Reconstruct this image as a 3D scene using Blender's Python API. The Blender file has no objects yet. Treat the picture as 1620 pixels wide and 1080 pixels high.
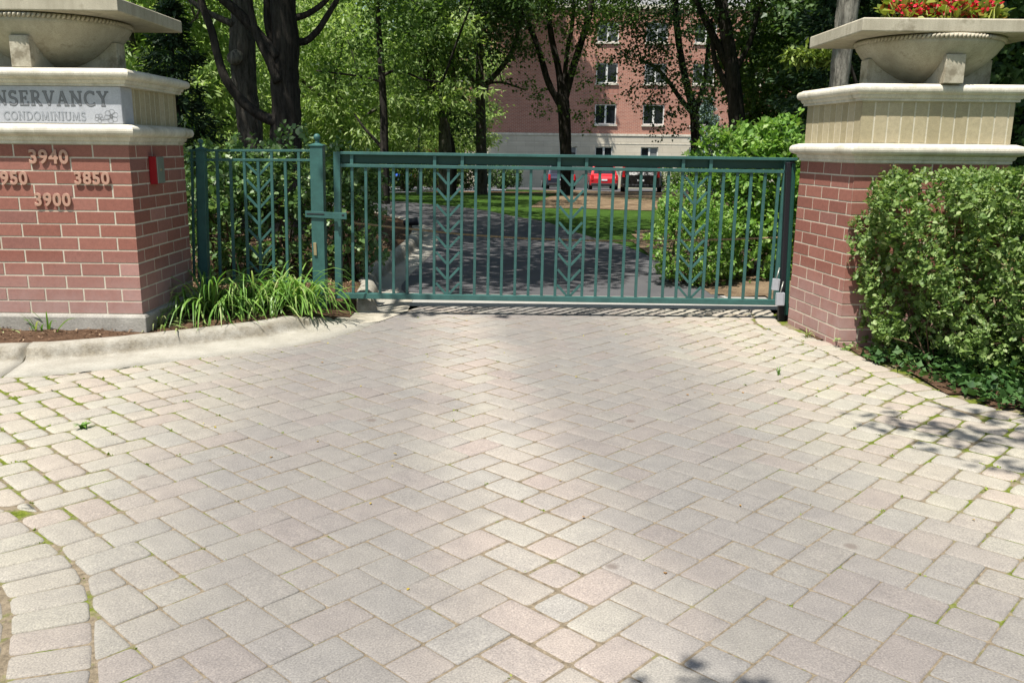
import bpy, bmesh, math, random
import numpy as np
from mathutils import Vector, Matrix
from mathutils.geometry import tessellate_polygon

S = bpy.context.scene
C = S.collection
R = math.radians
random.seed(7)
rng = np.random.default_rng(11)

# ------------------------------------------------------------------ camera
FPX, PITCH, ROLL, EYE = 1368.0, 12.7, 0.6, 1.58
cam_d = bpy.data.cameras.new('camera')
cam = bpy.data.objects.new('camera', cam_d)
C.objects.link(cam)
CM = Matrix.Rotation(R(90 - PITCH), 3, 'X') @ Matrix.Rotation(R(ROLL), 3, 'Z')
cam.matrix_world = Matrix.Translation((0, 0, EYE)) @ CM.to_4x4()
cam_d.sensor_width = 36
cam_d.lens = FPX / 1620 * 36
cam_d.clip_end = 1000
S.camera = cam


def hgt(y):
    """terrain: level by the gate, falling gently towards the far car park"""
    return 0.0 if y < 28 else -0.0375 * (min(y, 75) - 28)


def ray(x, y):
    return CM @ Vector(((x - 810) / FPX, -(y - 540) / FPX, -1.0))


def G(x, y, z=0.0):
    d = ray(x, y)
    t = (z - EYE) / d.z
    return Vector((d.x * t, d.y * t, z))


def GT(x, y, dz=0.0):
    p = G(x, y, 0)
    for _ in range(30):
        p = G(x, y, hgt(p.y) + dz) * 0.5 + p * 0.5
    return G(x, y, hgt(p.y) + dz)


def AT(x, y, Y):
    d = ray(x, y)
    t = Y / d.y
    return Vector((d.x * t, Y, EYE + d.z * t))


# ------------------------------------------------------------------ object helpers
def tag(o, label=None, cat=None, group=None, kind=None):
    if label: o['label'] = label
    if cat: o['category'] = cat
    if group: o['group'] = group
    if kind: o['kind'] = kind
    return o


def empty(name, loc, label, cat, group=None, rz=0.0):
    o = bpy.data.objects.new(name, None)
    o.empty_display_size = 0.2
    C.objects.link(o)
    o.location = loc
    o.rotation_euler = (0, 0, rz)
    return tag(o, label, cat, group)


def copy_tree(o, parent=None):
    c = o.copy()
    C.objects.link(c)
    c.parent = parent
    for ch in list(o.children):
        copy_tree(ch, c)
    return c


def mesh_obj(name, me, m, parent=None, smooth=False, bevel=0, origin=None):
    if m is not None: me.materials.append(m)
    if smooth:
        me.polygons.foreach_set('use_smooth', [True] * len(me.polygons))
    o = bpy.data.objects.new(name, me)
    C.objects.link(o)
    if parent is not None: o.parent = parent
    if bevel:
        b = o.modifiers.new('bevel', 'BEVEL')
        b.width = bevel; b.segments = 2; b.limit_method = 'ANGLE'; b.angle_limit = R(40)
    return o


class MB:
    """collects shapes (world or local coordinates) into one mesh"""
    def __init__(self, off=(0, 0, 0)):
        self.v = []; self.f = []; self.o = Vector(off)

    def add(self, vs, fs):
        n = len(self.v)
        self.v += [tuple(Vector(p) - self.o) for p in vs]
        self.f += [tuple(i + n for i in f) for f in fs]

    def box(self, x0, x1, y0, y1, z0, z1):
        self.add([(x0, y0, z0), (x1, y0, z0), (x1, y1, z0), (x0, y1, z0), (x0, y0, z1), (x1, y0, z1), (x1, y1, z1), (x0, y1, z1)],
                 [(3, 2, 1, 0), (4, 5, 6, 7), (0, 1, 5, 4), (1, 2, 6, 5), (2, 3, 7, 6), (3, 0, 4, 7)])

    def bar(self, a, b, w, d, up=(0, 1, 0)):
        """rectangular bar from a to b; d is measured along 'up', w across"""
        a = Vector(a); b = Vector(b); t = (b - a).normalized()
        u = Vector(up); s = t.cross(u).normalized(); u = s.cross(t).normalized()
        vs = []
        for p in (a, b):
            for i, j in ((-1, -1), (1, -1), (1, 1), (-1, 1)):
                vs.append(p + s * (w / 2 * i) + u * (d / 2 * j))
        self.add(vs, [(3, 2, 1, 0), (4, 5, 6, 7), (0, 1, 5, 4), (1, 2, 6, 5), (2, 3, 7, 6), (3, 0, 4, 7)])

    def tube(self, pts, rad, n=8, rough=0.0, caps=True):
        pts = [Vector(p) for p in pts]
        if not hasattr(rad, '__len__'): rad = [rad] * len(pts)
        t = (pts[1] - pts[0]).normalized()
        u = t.orthogonal().normalized()
        vs = []
        for i, p in enumerate(pts):
            a = pts[max(i - 1, 0)]; b = pts[min(i + 1, len(pts) - 1)]
            t = (b - a).normalized()
            u = (u - t * u.dot(t)).normalized()
            w = t.cross(u)
            for k in range(n):
                an = 2 * math.pi * k / n
                r = rad[i] * (1 + rough * random.uniform(-1, 1))
                vs.append(p + u * (r * math.cos(an)) + w * (r * math.sin(an)))
        fs = []
        for i in range(len(pts) - 1):
            for k in range(n):
                k2 = (k + 1) % n
                fs.append((i * n + k, i * n + k2, (i + 1) * n + k2, (i + 1) * n + k))
        if caps:
            fs.append(tuple(reversed(range(n))))
            fs.append(tuple((len(pts) - 1) * n + k for k in range(n)))
        self.add(vs, fs)

    def lathe(self, prof, c=(0, 0), n=40, caps=True):
        vs = []; fs = []
        for r, z in prof:
            for k in range(n):
                a = 2 * math.pi * k / n
                vs.append((c[0] + r * math.cos(a), c[1] + r * math.sin(a), z))
        for i in range(len(prof) - 1):
            for k in range(n):
                k2 = (k + 1) % n
                fs.append((i * n + k, i * n + k2, (i + 1) * n + k2, (i + 1) * n + k))
        if caps:
            fs.append(tuple(reversed(range(n))))
            fs.append(tuple((len(prof) - 1) * n + k for k in range(n)))
        self.add(vs, fs)

    def sweep(self, poly, prof, caps=True):
        """profile of (outward offset, z) mitred round a closed CCW footprint"""
        n = len(poly); vs = []; fs = []
        dirs = []
        for i in range(n):
            p = Vector(poly[i]); a = Vector(poly[i - 1]); b = Vector(poly[(i + 1) % n])
            e1 = (p - a).normalized(); e2 = (b - p).normalized()
            n1 = Vector((e1.y, -e1.x)); n2 = Vector((e2.y, -e2.x))
            m = (n1 + n2).normalized()
            dirs.append(m / max(m.dot(n1), 0.2))
        for off, z in prof:
            for i in range(n):
                q = Vector(poly[i]) + dirs[i] * off
                vs.append((q.x, q.y, z))
        for j in range(len(prof) - 1):
            for i in range(n):
                i2 = (i + 1) % n
                fs.append((j * n + i, j * n + i2, (j + 1) * n + i2, (j + 1) * n + i))
        if caps:
            fs.append(tuple(reversed(range(n))))
            fs.append(tuple((len(prof) - 1) * n + i for i in range(n)))
        self.add(vs, fs)

    def prism(self, poly, axis, a0, a1):
        """polygon in the two remaining axes, extruded along axis from a0 to a1"""
        n = len(poly)
        def mk(p, a):
            return {'x': (a, p[0], p[1]), 'y': (p[0], a, p[1]), 'z': (p[0], p[1], a)}[axis]
        vs = [mk(p, a0) for p in poly] + [mk(p, a1) for p in poly]
        fs = [tuple(reversed(range(n))), tuple(range(n, 2 * n))]
        fs += [(i, (i + 1) % n, (i + 1) % n + n, i + n) for i in range(n)]
        self.add(vs, fs)

    def build(self, name, m, parent=None, smooth=False, bevel=0):
        me = bpy.data.meshes.new(name)
        me.from_pydata(self.v, [], self.f)
        bm = bmesh.new(); bm.from_mesh(me)
        bmesh.ops.recalc_face_normals(bm, faces=bm.faces)
        bm.to_mesh(me); bm.free()
        return mesh_obj(name, me, m, parent, smooth, bevel)


def fast_mesh(name, co, quads):
    me = bpy.data.meshes.new(name)
    n = len(co); q = len(quads)
    me.vertices.add(n); me.vertices.foreach_set('co', np.asarray(co, dtype=np.float32).ravel())
    me.loops.add(q * 4); me.loops.foreach_set('vertex_index', np.asarray(quads, dtype=np.int32).ravel())
    me.polygons.add(q)
    me.polygons.foreach_set('loop_start', np.arange(0, q * 4, 4, dtype=np.int32))
    me.polygons.foreach_set('loop_total', np.full(q, 4, dtype=np.int32))
    me.update(calc_edges=True)
    return me


LEAF = {
    'diamond': (np.array([(0, 0, 0), (.36, .5, .06), (0, 1, -.06), (-.36, .5, .06)]), np.array([(0, 1, 2, 3)])),
    'narrow': (np.array([(0, 0, 0), (.16, .45, .03), (0, 1, -.12), (-.16, .45, .03)]), np.array([(0, 1, 2, 3)])),
    'oval': (np.array([(0, 0, 0), (.30, .22, .05), (.33, .62, .06), (0, 1, -.10), (-.33, .62, .06), (-.30, .22, .05)]), np.array([(0, 1, 2, 3), (0, 3, 4, 5)])),
    'maple': (np.array([(0, 0, 0), (.50, .28, .05), (.22, .55, .02), (0, 1, -.10), (-.22, .55, .02), (-.50, .28, .05)]), np.array([(0, 1, 2, 3), (0, 3, 4, 5)])),
}


def leaves(pos, axis, size, kind='diamond', up=0.6, jitter=0.7):
    """numpy: one small folded leaf per position"""
    pos = np.asarray(pos, float); n = len(pos)
    ax = np.asarray(axis, float) + rng.normal(0, jitter, (n, 3))
    ax /= np.linalg.norm(ax, axis=1, keepdims=True) + 1e-9
    nm = rng.normal(0, .6, (n, 3)); nm[:, 2] += up * 1.6
    sd = np.cross(ax, nm); sd /= np.linalg.norm(sd, axis=1, keepdims=True) + 1e-9
    nm = np.cross(sd, ax)
    sz = np.asarray(size, float) * rng.uniform(.65, 1.3, n)
    T, F = LEAF[kind]
    k = len(T)
    co = pos[:, None, :] + sz[:, None, None] * (T[None, :, 0:1] * sd[:, None, :] + T[None, :, 1:2] * ax[:, None, :] + T[None, :, 2:3] * nm[:, None, :])
    q = (F[None] + (np.arange(n) * k)[:, None, None]).reshape(-1, 4)
    return co.reshape(-1, 3), q


def merge(parts):
    co = []; q = []; n = 0
    for a, b in parts:
        co.append(a); q.append(b + n); n += len(a)
    return np.concatenate(co), np.concatenate(q)


# ------------------------------------------------------------------ materials
def new_mat(name):
    m = bpy.data.materials.new(name)
    m.use_nodes = True
    nt = m.node_tree
    b = nt.nodes['Principled BSDF']
    return m, nt, b


def nd(nt, t, **kw):
    n = nt.nodes.new(t)
    for k, v in kw.items():
        if k in n.inputs: n.inputs[k].default_value = v
        else: setattr(n, k, v)
    return n


def col(*c): return (c[0], c[1], c[2], 1)


def ramp(nt, src, stops):
    r = nd(nt, 'ShaderNodeValToRGB')
    e = r.color_ramp.elements
    while len(e) < len(stops): e.new(0.5)
    for el, (p, c) in zip(e, stops):
        el.position = p; el.color = col(*c)
    nt.links.new(src, r.inputs[0])
    return r.outputs[0]


def mixc(nt, fac, a, b, mode='MIX'):
    x = nd(nt, 'ShaderNodeMix', data_type='RGBA', blend_type=mode)
    for s, v in ((x.inputs[0], fac), (x.inputs[6], a), (x.inputs[7], b)):
        if hasattr(v, 'is_linked') or hasattr(v, 'node'): nt.links.new(v, s)
        else: s.default_value = v if not isinstance(v, tuple) else (col(*v) if len(v) == 3 else v)
    return x.outputs[2]


def noise(nt, scale, detail=4, rough=.6, coord='Object', vec=None):
    if vec is None:
        vec = nd(nt, 'ShaderNodeTexCoord').outputs[coord]
    n = nd(nt, 'ShaderNodeTexNoise', Scale=scale, Detail=detail, Roughness=rough)
    nt.links.new(vec, n.inputs['Vector'])
    return n.outputs['Fac']


def bump(nt, b, h, strength=.4, dist=.01):
    x = nd(nt, 'ShaderNodeBump', Strength=strength, Distance=dist)
    nt.links.new(h, x.inputs['Height'])
    nt.links.new(x.outputs[0], b.inputs['Normal'])


def island(nt):
    return nd(nt, 'ShaderNodeNewGeometry').outputs['Random Per Island']


def speck_mat(name, c0, c1, scale=6, fine=90, rough=.85, bmp=.3, dist=.004, spec=.3, patches=None, streak=0):
    """two-tone mottled surface with a fine grain bump"""
    m, nt, b = new_mat(name)
    n1 = noise(nt, scale, 6, .65)
    n2 = noise(nt, fine, 3, .7)
    c = ramp(nt, n1, [(.3, c0), (.7, c1)])
    f = ramp(nt, n2, [(.3, (.72, .72, .72)), (.7, (1.15, 1.15, 1.15))])
    c = mixc(nt, .8, c, f, 'MULTIPLY')
    if streak:
        tcs = nd(nt, 'ShaderNodeTexCoord'); mps = nd(nt, 'ShaderNodeMapping'); mps.inputs['Scale'].default_value = (1, 1, .10)
        nt.links.new(tcs.outputs['Object'], mps.inputs['Vector'])
        c = mixc(nt, streak, c, ramp(nt, noise(nt, 8, 5, .75, vec=mps.outputs[0]), [(.38, (.52, .49, .43)), (.60, (1.06, 1.06, 1.05))]), 'MULTIPLY')
        pit = nd(nt, 'ShaderNodeTexVoronoi', Scale=55.0); nt.links.new(tcs.outputs['Object'], pit.inputs['Vector'])
        c = mixc(nt, .7, c, ramp(nt, pit.outputs['Distance'], [(.07, (.45, .42, .36)), (.14, (1, 1, 1))]), 'MULTIPLY')
    if patches:
        pm = ramp(nt, noise(nt, patches[1], 5, .7), [(patches[2], (0, 0, 0)), (patches[2] + .12, (1, 1, 1))])
        c = mixc(nt, pm, c, patches[0])
    nt.links.new(c, b.inputs['Base Color'])
    b.inputs['Roughness'].default_value = rough
    b.inputs['Specular IOR Level'].default_value = spec
    if bmp: bump(nt, b, n2, bmp, dist)
    return m


def leaf_mat(name, dark, light, trans=.35, rough=.45, third=None):
    m, nt, b = new_mat(name)
    stops = [(0, dark), (.75, light)] + ([(1, third)] if third else [])
    c = ramp(nt, island(nt), stops)
    nt.links.new(c, b.inputs['Base Color'])
    b.inputs['Roughness'].default_value = rough
    b.inputs['Specular IOR Level'].default_value = .35
    t = nd(nt, 'ShaderNodeBsdfTranslucent')
    tc = mixc(nt, 1.0, c, (1.2, 1.3, .65), 'MULTIPLY')
    nt.links.new(tc, t.inputs['Color'])
    mx = nd(nt, 'ShaderNodeMixShader'); mx.inputs[0].default_value = trans
    nt.links.new(b.outputs[0], mx.inputs[1]); nt.links.new(t.outputs[0], mx.inputs[2])
    nt.links.new(mx.outputs[0], nt.nodes['Material Output'].inputs['Surface'])
    return m


def bark_mat(name, c0, c1, scale=9):
    m, nt, b = new_mat(name)
    tc = nd(nt, 'ShaderNodeTexCoord')
    mp = nd(nt, 'ShaderNodeMapping'); mp.inputs['Scale'].default_value = (1, 1, .16)
    nt.links.new(tc.outputs['Object'], mp.inputs['Vector'])
    v = noise(nt, scale * 2.2, 6, .75, vec=mp.outputs[0])
    w = noise(nt, 1.6, 3, .6)
    c = ramp(nt, v, [(.35, c0), (.62, c1)])
    c = mixc(nt, .7, c, ramp(nt, w, [(.35, (.65, .65, .65)), (.7, (1.25, 1.25, 1.2))]), 'MULTIPLY')
    nt.links.new(c, b.inputs['Base Color'])
    b.inputs['Roughness'].default_value = .95
    b.inputs['Specular IOR Level'].default_value = .15
    bump(nt, b, v, 1.0, .06)
    return m


def paint_mat(name, c, rough=.42, spec=.4, metal=0.0, var=.12):
    m, nt, b = new_mat(name)
    n = noise(nt, 5.5, 8, .8)
    cc = ramp(nt, n, [(.3, tuple(x * (1 - var) for x in c)), (.7, tuple(min(1, x * (1 + var)) for x in c))])
    nt.links.new(cc, b.inputs['Base Color'])
    b.inputs['Roughness'].default_value = rough
    b.inputs['Specular IOR Level'].default_value = spec
    b.inputs['Metallic'].default_value = metal
    return m


def brick_mat(name, stops, stain=None):
    m, nt, b = new_mat(name)
    c = ramp(nt, island(nt), stops)
    n1 = noise(nt, 26, 6, .75); n2 = noise(nt, 210, 2, .6)
    c = mixc(nt, .75, c, ramp(nt, n1, [(.3, (.78, .78, .78)), (.72, (1.16, 1.14, 1.12))]), 'MULTIPLY')
    c = mixc(nt, .6, c, ramp(nt, n2, [(.28, (.6, .58, .58)), (.5, (1.05, 1.05, 1.05))]), 'MULTIPLY')
    if stain:
        tc = nd(nt, 'ShaderNodeTexCoord'); sp = nd(nt, 'ShaderNodeSeparateXYZ')
        nt.links.new(tc.outputs['Object'], sp.inputs[0])
        mr = nd(nt, 'ShaderNodeMapRange'); mr.inputs[1].default_value = .62; mr.inputs[2].default_value = .2
        nt.links.new(sp.outputs[2], mr.inputs[0])
        mu = nd(nt, 'ShaderNodeMath', operation='MULTIPLY'); mu.inputs[1].default_value = .9
        mm = nd(nt, 'ShaderNodeMath', operation='MULTIPLY')
        nt.links.new(mr.outputs[0], mm.inputs[0]); nt.links.new(noise(nt, 5, 4, .7), mm.inputs[1])
        nt.links.new(mm.outputs[0], mu.inputs[0])
        c = mixc(nt, mu.outputs[0], c, stain)
    nt.links.new(c, b.inputs['Base Color'])
    b.inputs['Roughness'].default_value = .9
    b.inputs['Specular IOR Level'].default_value = .2
    bump(nt, b, n1, .35, .004)
    return m


def paver_mat():
    m, nt, b = new_mat('paver_concrete')
    isl = island(nt)
    tc = nd(nt, 'ShaderNodeTexCoord').outputs['Object']
    base = ramp(nt, isl, [(0, (.285, .222, .198)), (.22, (.262, .240, .220)), (.45, (.292, .266, .228)), (.63, (.300, .240, .212)), (.82, (.305, .284, .236)), (1, (.258, .246, .230))])
    # wheel tracks grey the middle of the drive, the edges weather to a sandy tone
    sp = nd(nt, 'ShaderNodeSeparateXYZ'); nt.links.new(tc, sp.inputs[0])
    ab = nd(nt, 'ShaderNodeMath', operation='MULTIPLY_ADD'); ab.inputs[1].default_value = .1346
    nt.links.new(sp.outputs[1], ab.inputs[0]); nt.links.new(sp.outputs[0], ab.inputs[2])
    ac = nd(nt, 'ShaderNodeMath', operation='ADD'); ac.inputs[1].default_value = -.54
    nt.links.new(ab.outputs[0], ac.inputs[0])
    a2 = nd(nt, 'ShaderNodeMath', operation='ABSOLUTE'); nt.links.new(ac.outputs[0], a2.inputs[0])
    ad = nd(nt, 'ShaderNodeMath', operation='MULTIPLY_ADD'); ad.inputs[1].default_value = .8
    nt.links.new(noise(nt, 1.3, 3, .6, vec=tc), ad.inputs[0]); nt.links.new(a2.outputs[0], ad.inputs[2])
    mr = nd(nt, 'ShaderNodeMapRange'); mr.inputs[1].default_value = 1.65; mr.inputs[2].default_value = 2.75
    nt.links.new(ad.outputs[0], mr.inputs[0])
    mc_ = nd(nt, 'ShaderNodeMapRange'); mc_.inputs[1].default_value = .42; mc_.inputs[2].default_value = .95
    nt.links.new(ad.outputs[0], mc_.inputs[0])
    tr = mixc(nt, mc_.outputs[0], mixc(nt, .35, base, (.315, .288, .255)), mixc(nt, .78, base, (.166, .156, .147)))
    c = mixc(nt, mr.outputs[0], tr, mixc(nt, .40, base, (.365, .340, .268)))
    n1 = noise(nt, 9, 5, .7, vec=tc); n2 = noise(nt, 150, 3, .6, vec=tc); n3 = noise(nt, 230, 1, .5, vec=tc)
    c = mixc(nt, .7, c, ramp(nt, n1, [(.3, (.84, .84, .84)), (.72, (1.12, 1.12, 1.1))]), 'MULTIPLY')
    c = mixc(nt, .85, c, ramp(nt, n2, [(.3, (.66, .66, .66)), (.52, (1.02, 1.02, 1.02)), (.66, (1.22, 1.22, 1.19)), (.74, (1.75, 1.72, 1.65))]), 'MULTIPLY')
    sp2 = ramp(nt, n3, [(.27, (1, 1, 1)), (.33, (0, 0, 0))])
    c = mixc(nt, sp2, c, (.14, .13, .13))
    # a few dark oil drips down the middle
    v = nd(nt, 'ShaderNodeTexVoronoi', Scale=1.9, Randomness=1.0); nt.links.new(tc, v.inputs['Vector'])
    dd = nd(nt, 'ShaderNodeMath', operation='MULTIPLY_ADD'); dd.inputs[1].default_value = .03
    nt.links.new(noise(nt, 30, 3, .7, vec=tc), dd.inputs[0]); nt.links.new(v.outputs['Distance'], dd.inputs[2])
    spot = ramp(nt, dd.outputs[0], [(.050, (.7, .7, .7)), (.085, (0, 0, 0))])
    inv = nd(nt, 'ShaderNodeMath', operation='SUBTRACT'); inv.inputs[0].default_value = 1.0
    nt.links.new(mr.outputs[0], inv.inputs[1])
    sm = nd(nt, 'ShaderNodeMath', operation='MULTIPLY'); nt.links.new(spot, sm.inputs[0]); nt.links.new(inv.outputs[0], sm.inputs[1])
    c = mixc(nt, sm.outputs[0], c, (.12, .095, .08))
    nt.links.new(c, b.inputs['Base Color'])
    b.inputs['Roughness'].default_value = .88
    b.inputs['Specular IOR Level'].default_value = .25
    bump(nt, b, n2, .5, .003)
    return m


def joint_mat():
    m, nt, b = new_mat('joint_sand')
    tc = nd(nt, 'ShaderNodeTexCoord').outputs['Object']
    sp = nd(nt, 'ShaderNodeSeparateXYZ'); nt.links.new(tc, sp.inputs[0])
    a2 = nd(nt, 'ShaderNodeMath', operation='ABSOLUTE'); nt.links.new(sp.outputs[0], a2.inputs[0])
    mr = nd(nt, 'ShaderNodeMapRange'); mr.inputs[1].default_value = .2; mr.inputs[2].default_value = 3.0
    mr.inputs[3].default_value = -.06; mr.inputs[4].default_value = .14
    nt.links.new(a2.outputs[0], mr.inputs[0])
    ad = nd(nt, 'ShaderNodeMath', operation='ADD')
    nt.links.new(mr.outputs[0], ad.inputs[0]); nt.links.new(noise(nt, 4.5, 5, .7, vec=tc), ad.inputs[1])
    moss = ramp(nt, ad.outputs[0], [(.55, (0, 0, 0)), (.66, (1, 1, 1))])
    sand = ramp(nt, noise(nt, 40, 4, .7, vec=tc), [(.3, (.10, .082, .058)), (.7, (.265, .215, .15))])
    green = ramp(nt, noise(nt, 60, 3, .7, vec=tc), [(.3, (.05, .07, .01)), (.7, (.17, .20, .03))])
    c = mixc(nt, moss, sand, green)
    nt.links.new(c, b.inputs['Base Color'])
    b.inputs['Roughness'].default_value = 1
    b.inputs['Specular IOR Level'].default_value = .05
    bump(nt, b, noise(nt, 130, 3, .7, vec=tc), .8, .006)
    return m


M = {}
M['paver'] = paver_mat()
M['joint'] = joint_mat()
M['concrete'] = speck_mat('curb_concrete', (.25, .225, .175), (.45, .415, .34), 4.5, 120, .9, .7, .006, .2, ((.15, .14, .12), 5.5, .58))
def kerb_mat():
    m, nt, b = new_mat('kerb_concrete')
    tc = nd(nt, 'ShaderNodeTexCoord').outputs['Object']
    sp = nd(nt, 'ShaderNodeSeparateXYZ'); nt.links.new(tc, sp.inputs[0])
    c = ramp(nt, noise(nt, 3.5, 6, .7, vec=tc), [(.3, (.30, .285, .245)), (.7, (.435, .415, .365))])
    grit = noise(nt, 95, 4, .75, vec=tc)
    c = mixc(nt, .75, c, ramp(nt, grit, [(.3, (.70, .68, .64)), (.68, (1.12, 1.12, 1.1))]), 'MULTIPLY')
    # splash dirt, moss and tyre scuffs on the raised part, broken up by noise
    zr = ramp(nt, sp.outputs[2], [(.006, (.12, .12, .12)), (.022, (1, 1, 1)), (.090, (1, 1, 1)), (.113, (.5, .5, .5))])
    dn = ramp(nt, noise(nt, 5.5, 6, .75, vec=tc), [(.36, (.12, .12, .12)), (.62, (1, 1, 1))])
    d = mixc(nt, 1.0, zr, dn, 'MULTIPLY')
    dd = nd(nt, 'ShaderNodeMath', operation='MULTIPLY'); dd.inputs[1].default_value = .9; nt.links.new(d, dd.inputs[0])
    c = mixc(nt, dd.outputs[0], c, ramp(nt, noise(nt, 40, 4, .7, vec=tc), [(.35, (.115, .095, .065)), (.65, (.24, .21, .155))]))
    pit = nd(nt, 'ShaderNodeTexVoronoi', Scale=70.0); nt.links.new(tc, pit.inputs['Vector'])
    c = mixc(nt, .7, c, ramp(nt, pit.outputs['Distance'], [(.10, (.45, .42, .36)), (.2, (1, 1, 1))]), 'MULTIPLY')
    nt.links.new(c, b.inputs['Base Color']); b.inputs['Roughness'].default_value = .92; b.inputs['Specular IOR Level'].default_value = .15
    bump(nt, b, grit, .8, .008)
    return m
M['kerb'] = kerb_mat()
M['apron'] = speck_mat('apron_concrete', (.27, .26, .235), (.38, .365, .335), 2.5, 120, .9, .3)
M['foundation'] = speck_mat('foundation_concrete', (.24, .225, .195), (.38, .36, .32), 5, 60, .95, .5, .006)
M['asphalt'] = speck_mat('asphalt', (.062, .061, .064), (.098, .096, .099), 1.2, 150, .9, .5, .004, .3)
M['brick'] = brick_mat('red_brick', [(0, (.225, .092, .070)), (.25, (.285, .122, .092)), (.5, (.255, .105, .08)), (.75, (.30, .135, .105)), (.93, (.245, .115, .095)), (.98, (.34, .165, .135)), (1, (.44, .27, .24))], (.40, .30, .28))
M['mortar'] = speck_mat('mortar', (.46, .41, .32), (.60, .54, .44), 8, 160, .95, .5, .003)
M['buff'] = brick_mat('buff_brick', [(0, (.34, .29, .18)), (.5, (.40, .345, .22)), (1, (.43, .37, .25))])
M['buff_mortar'] = speck_mat('buff_mortar', (.52, .48, .36), (.62, .57, .45), 8, 160, .95, .4, .003)
M['limestone'] = speck_mat('limestone', (.56, .515, .42), (.70, .66, .56), 3.2, 170, .85, .35, .003, .25, ((.36, .32, .23), 2.3, .57), .36)
M['planter_stone'] = speck_mat('planter_stone', (.37, .335, .255), (.52, .475, .375), 3.0, 170, .9, .4, .003, .2, ((.22, .19, .135), 3.1, .58), .34)
M['granite'] = speck_mat('granite', (.37, .38, .405), (.49, .50, .53), 10, 260, .6, .1, .001, .4)
M['letter_dark'] = paint_mat('letter_dark', (.15, .152, .158), .8)
M['letter_grey'] = paint_mat('letter_grey', (.20, .205, .215), .8)
M['letter_pale'] = paint_mat('letter_pale', (.31, .325, .35), .7)
M['number'] = paint_mat('number_bronze', (.43, .25, .185), .42, .5, .1)
M['green'] = paint_mat('green_paint', (.036, .106, .096), .42, .42, 0, .30)
M['green_dark'] = paint_mat('green_paint_dark', (.012, .058, .045), .45, .4)
M['black'] = paint_mat('black_paint', (.012, .012, .016), .45)
M['grey_box'] = paint_mat('grey_enamel', (.36, .38, .41), .45)
M['red_paint'] = paint_mat('red_paint', (.30, .010, .016), .4)
M['steel'] = paint_mat('brushed_steel', (.26, .27, .24), .38, .5, .5)
M['brass'] = paint_mat('brass', (.42, .34, .2), .4, .5, .6)
M['rope'] = speck_mat('rope', (.22, .15, .08), (.36, .27, .16), 60, 200, .95, .5)
M['mulch'] = speck_mat('mulch', (.075, .042, .025), (.17, .105, .065), 14, 70, 1, 1.0, .03, .1)
M['mulch_chip'] = brick_mat('mulch_chip', [(0, (.05, .028, .016)), (.5, (.15, .09, .055)), (.85, (.24, .16, .10)), (1, (.38, .29, .19))])
M['chip_pale'] = brick_mat('pale_chip', [(0, (.12, .07, .04)), (.5, (.27, .18, .10)), (1, (.50, .39, .25))])
M['chips_dappled'] = speck_mat('woodchip_dappled', (.085, .055, .034), (.29, .215, .135), 2.2, 40, 1, 1.0, .03, .1)  # tree shade with brighter sunny patches is put into the woodchip colour
M['lawn'] = speck_mat('lawn', (.030, .068, .010), (.062, .125, .020), 1.4, 22, 1, 1.0, .05, .1)
M['path'] = speck_mat('path_concrete', (.36, .35, .36), (.45, .44, .45), 2, 60, .9, .2)
M['bark_dark'] = bark_mat('bark_dark', (.014, .012, .010), (.062, .054, .046))
M['bark_grey'] = bark_mat('bark_grey', (.034, .030, .025), (.15, .138, .118))
M['bark_pale'] = bark_mat('bark_pale', (.07, .064, .052), (.40, .375, .32))
M['twig'] = paint_mat('twig', (.10, .06, .035), .9)
M['hedge_leaf'] = leaf_mat('hedge_leaf', (.075, .14, .032), (.21, .305, .09), .34, .52, (.30, .36, .16))
M['shrub_leaf'] = leaf_mat('shrub_leaf', (.06, .12, .035), (.15, .25, .085), .30, .4, (.28, .35, .19))
M['lime_leaf'] = leaf_mat('lime_leaf', (.085, .19, .03), (.20, .34, .065), .36, .42, (.30, .40, .14))
M['ivy_leaf'] = leaf_mat('ivy_leaf', (.022, .065, .016), (.06, .13, .03), .2, .6)
M['lily_leaf'] = leaf_mat('lily_leaf', (.08, .19, .03), (.20, .34, .07), .32, .38, (.36, .42, .17))
M['lily_pale'] = leaf_mat('variegated_leaf', (.17, .25, .07), (.42, .44, .22), .3, .4, (.30, .24, .10))
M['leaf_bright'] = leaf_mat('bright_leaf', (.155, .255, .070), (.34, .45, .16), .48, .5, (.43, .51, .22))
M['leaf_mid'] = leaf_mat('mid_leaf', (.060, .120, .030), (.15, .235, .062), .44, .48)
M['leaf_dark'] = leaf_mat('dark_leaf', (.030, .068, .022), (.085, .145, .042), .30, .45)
M['needle'] = leaf_mat('dark_needle', (.012, .032, .012), (.032, .068, .024), .12, .6)
M['needle_blue'] = leaf_mat('blue_needle', (.09, .15, .13), (.22, .30, .28), .12, .6)
M['needle_lime'] = leaf_mat('lime_needle', (.12, .19, .03), (.26, .33, .07), .25, .5)
M['red_leaf'] = leaf_mat('red_leaf', (.14, .02, .02), (.30, .05, .05), .35, .5)
M['begonia_leaf'] = leaf_mat('begonia_leaf', (.10, .16, .02), (.30, .32, .06), .35, .35, (.22, .08, .02))
M['petal'] = leaf_mat('red_petal', (.52, .012, .03), (.75, .04, .08), .3, .5)
M['moss'] = leaf_mat('moss_leaf', (.12, .19, .02), (.26, .32, .04), .3, .6)
M['fallen'] = leaf_mat('fallen_leaf', (.45, .40, .04), (.30, .16, .05), .2, .6)
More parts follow.
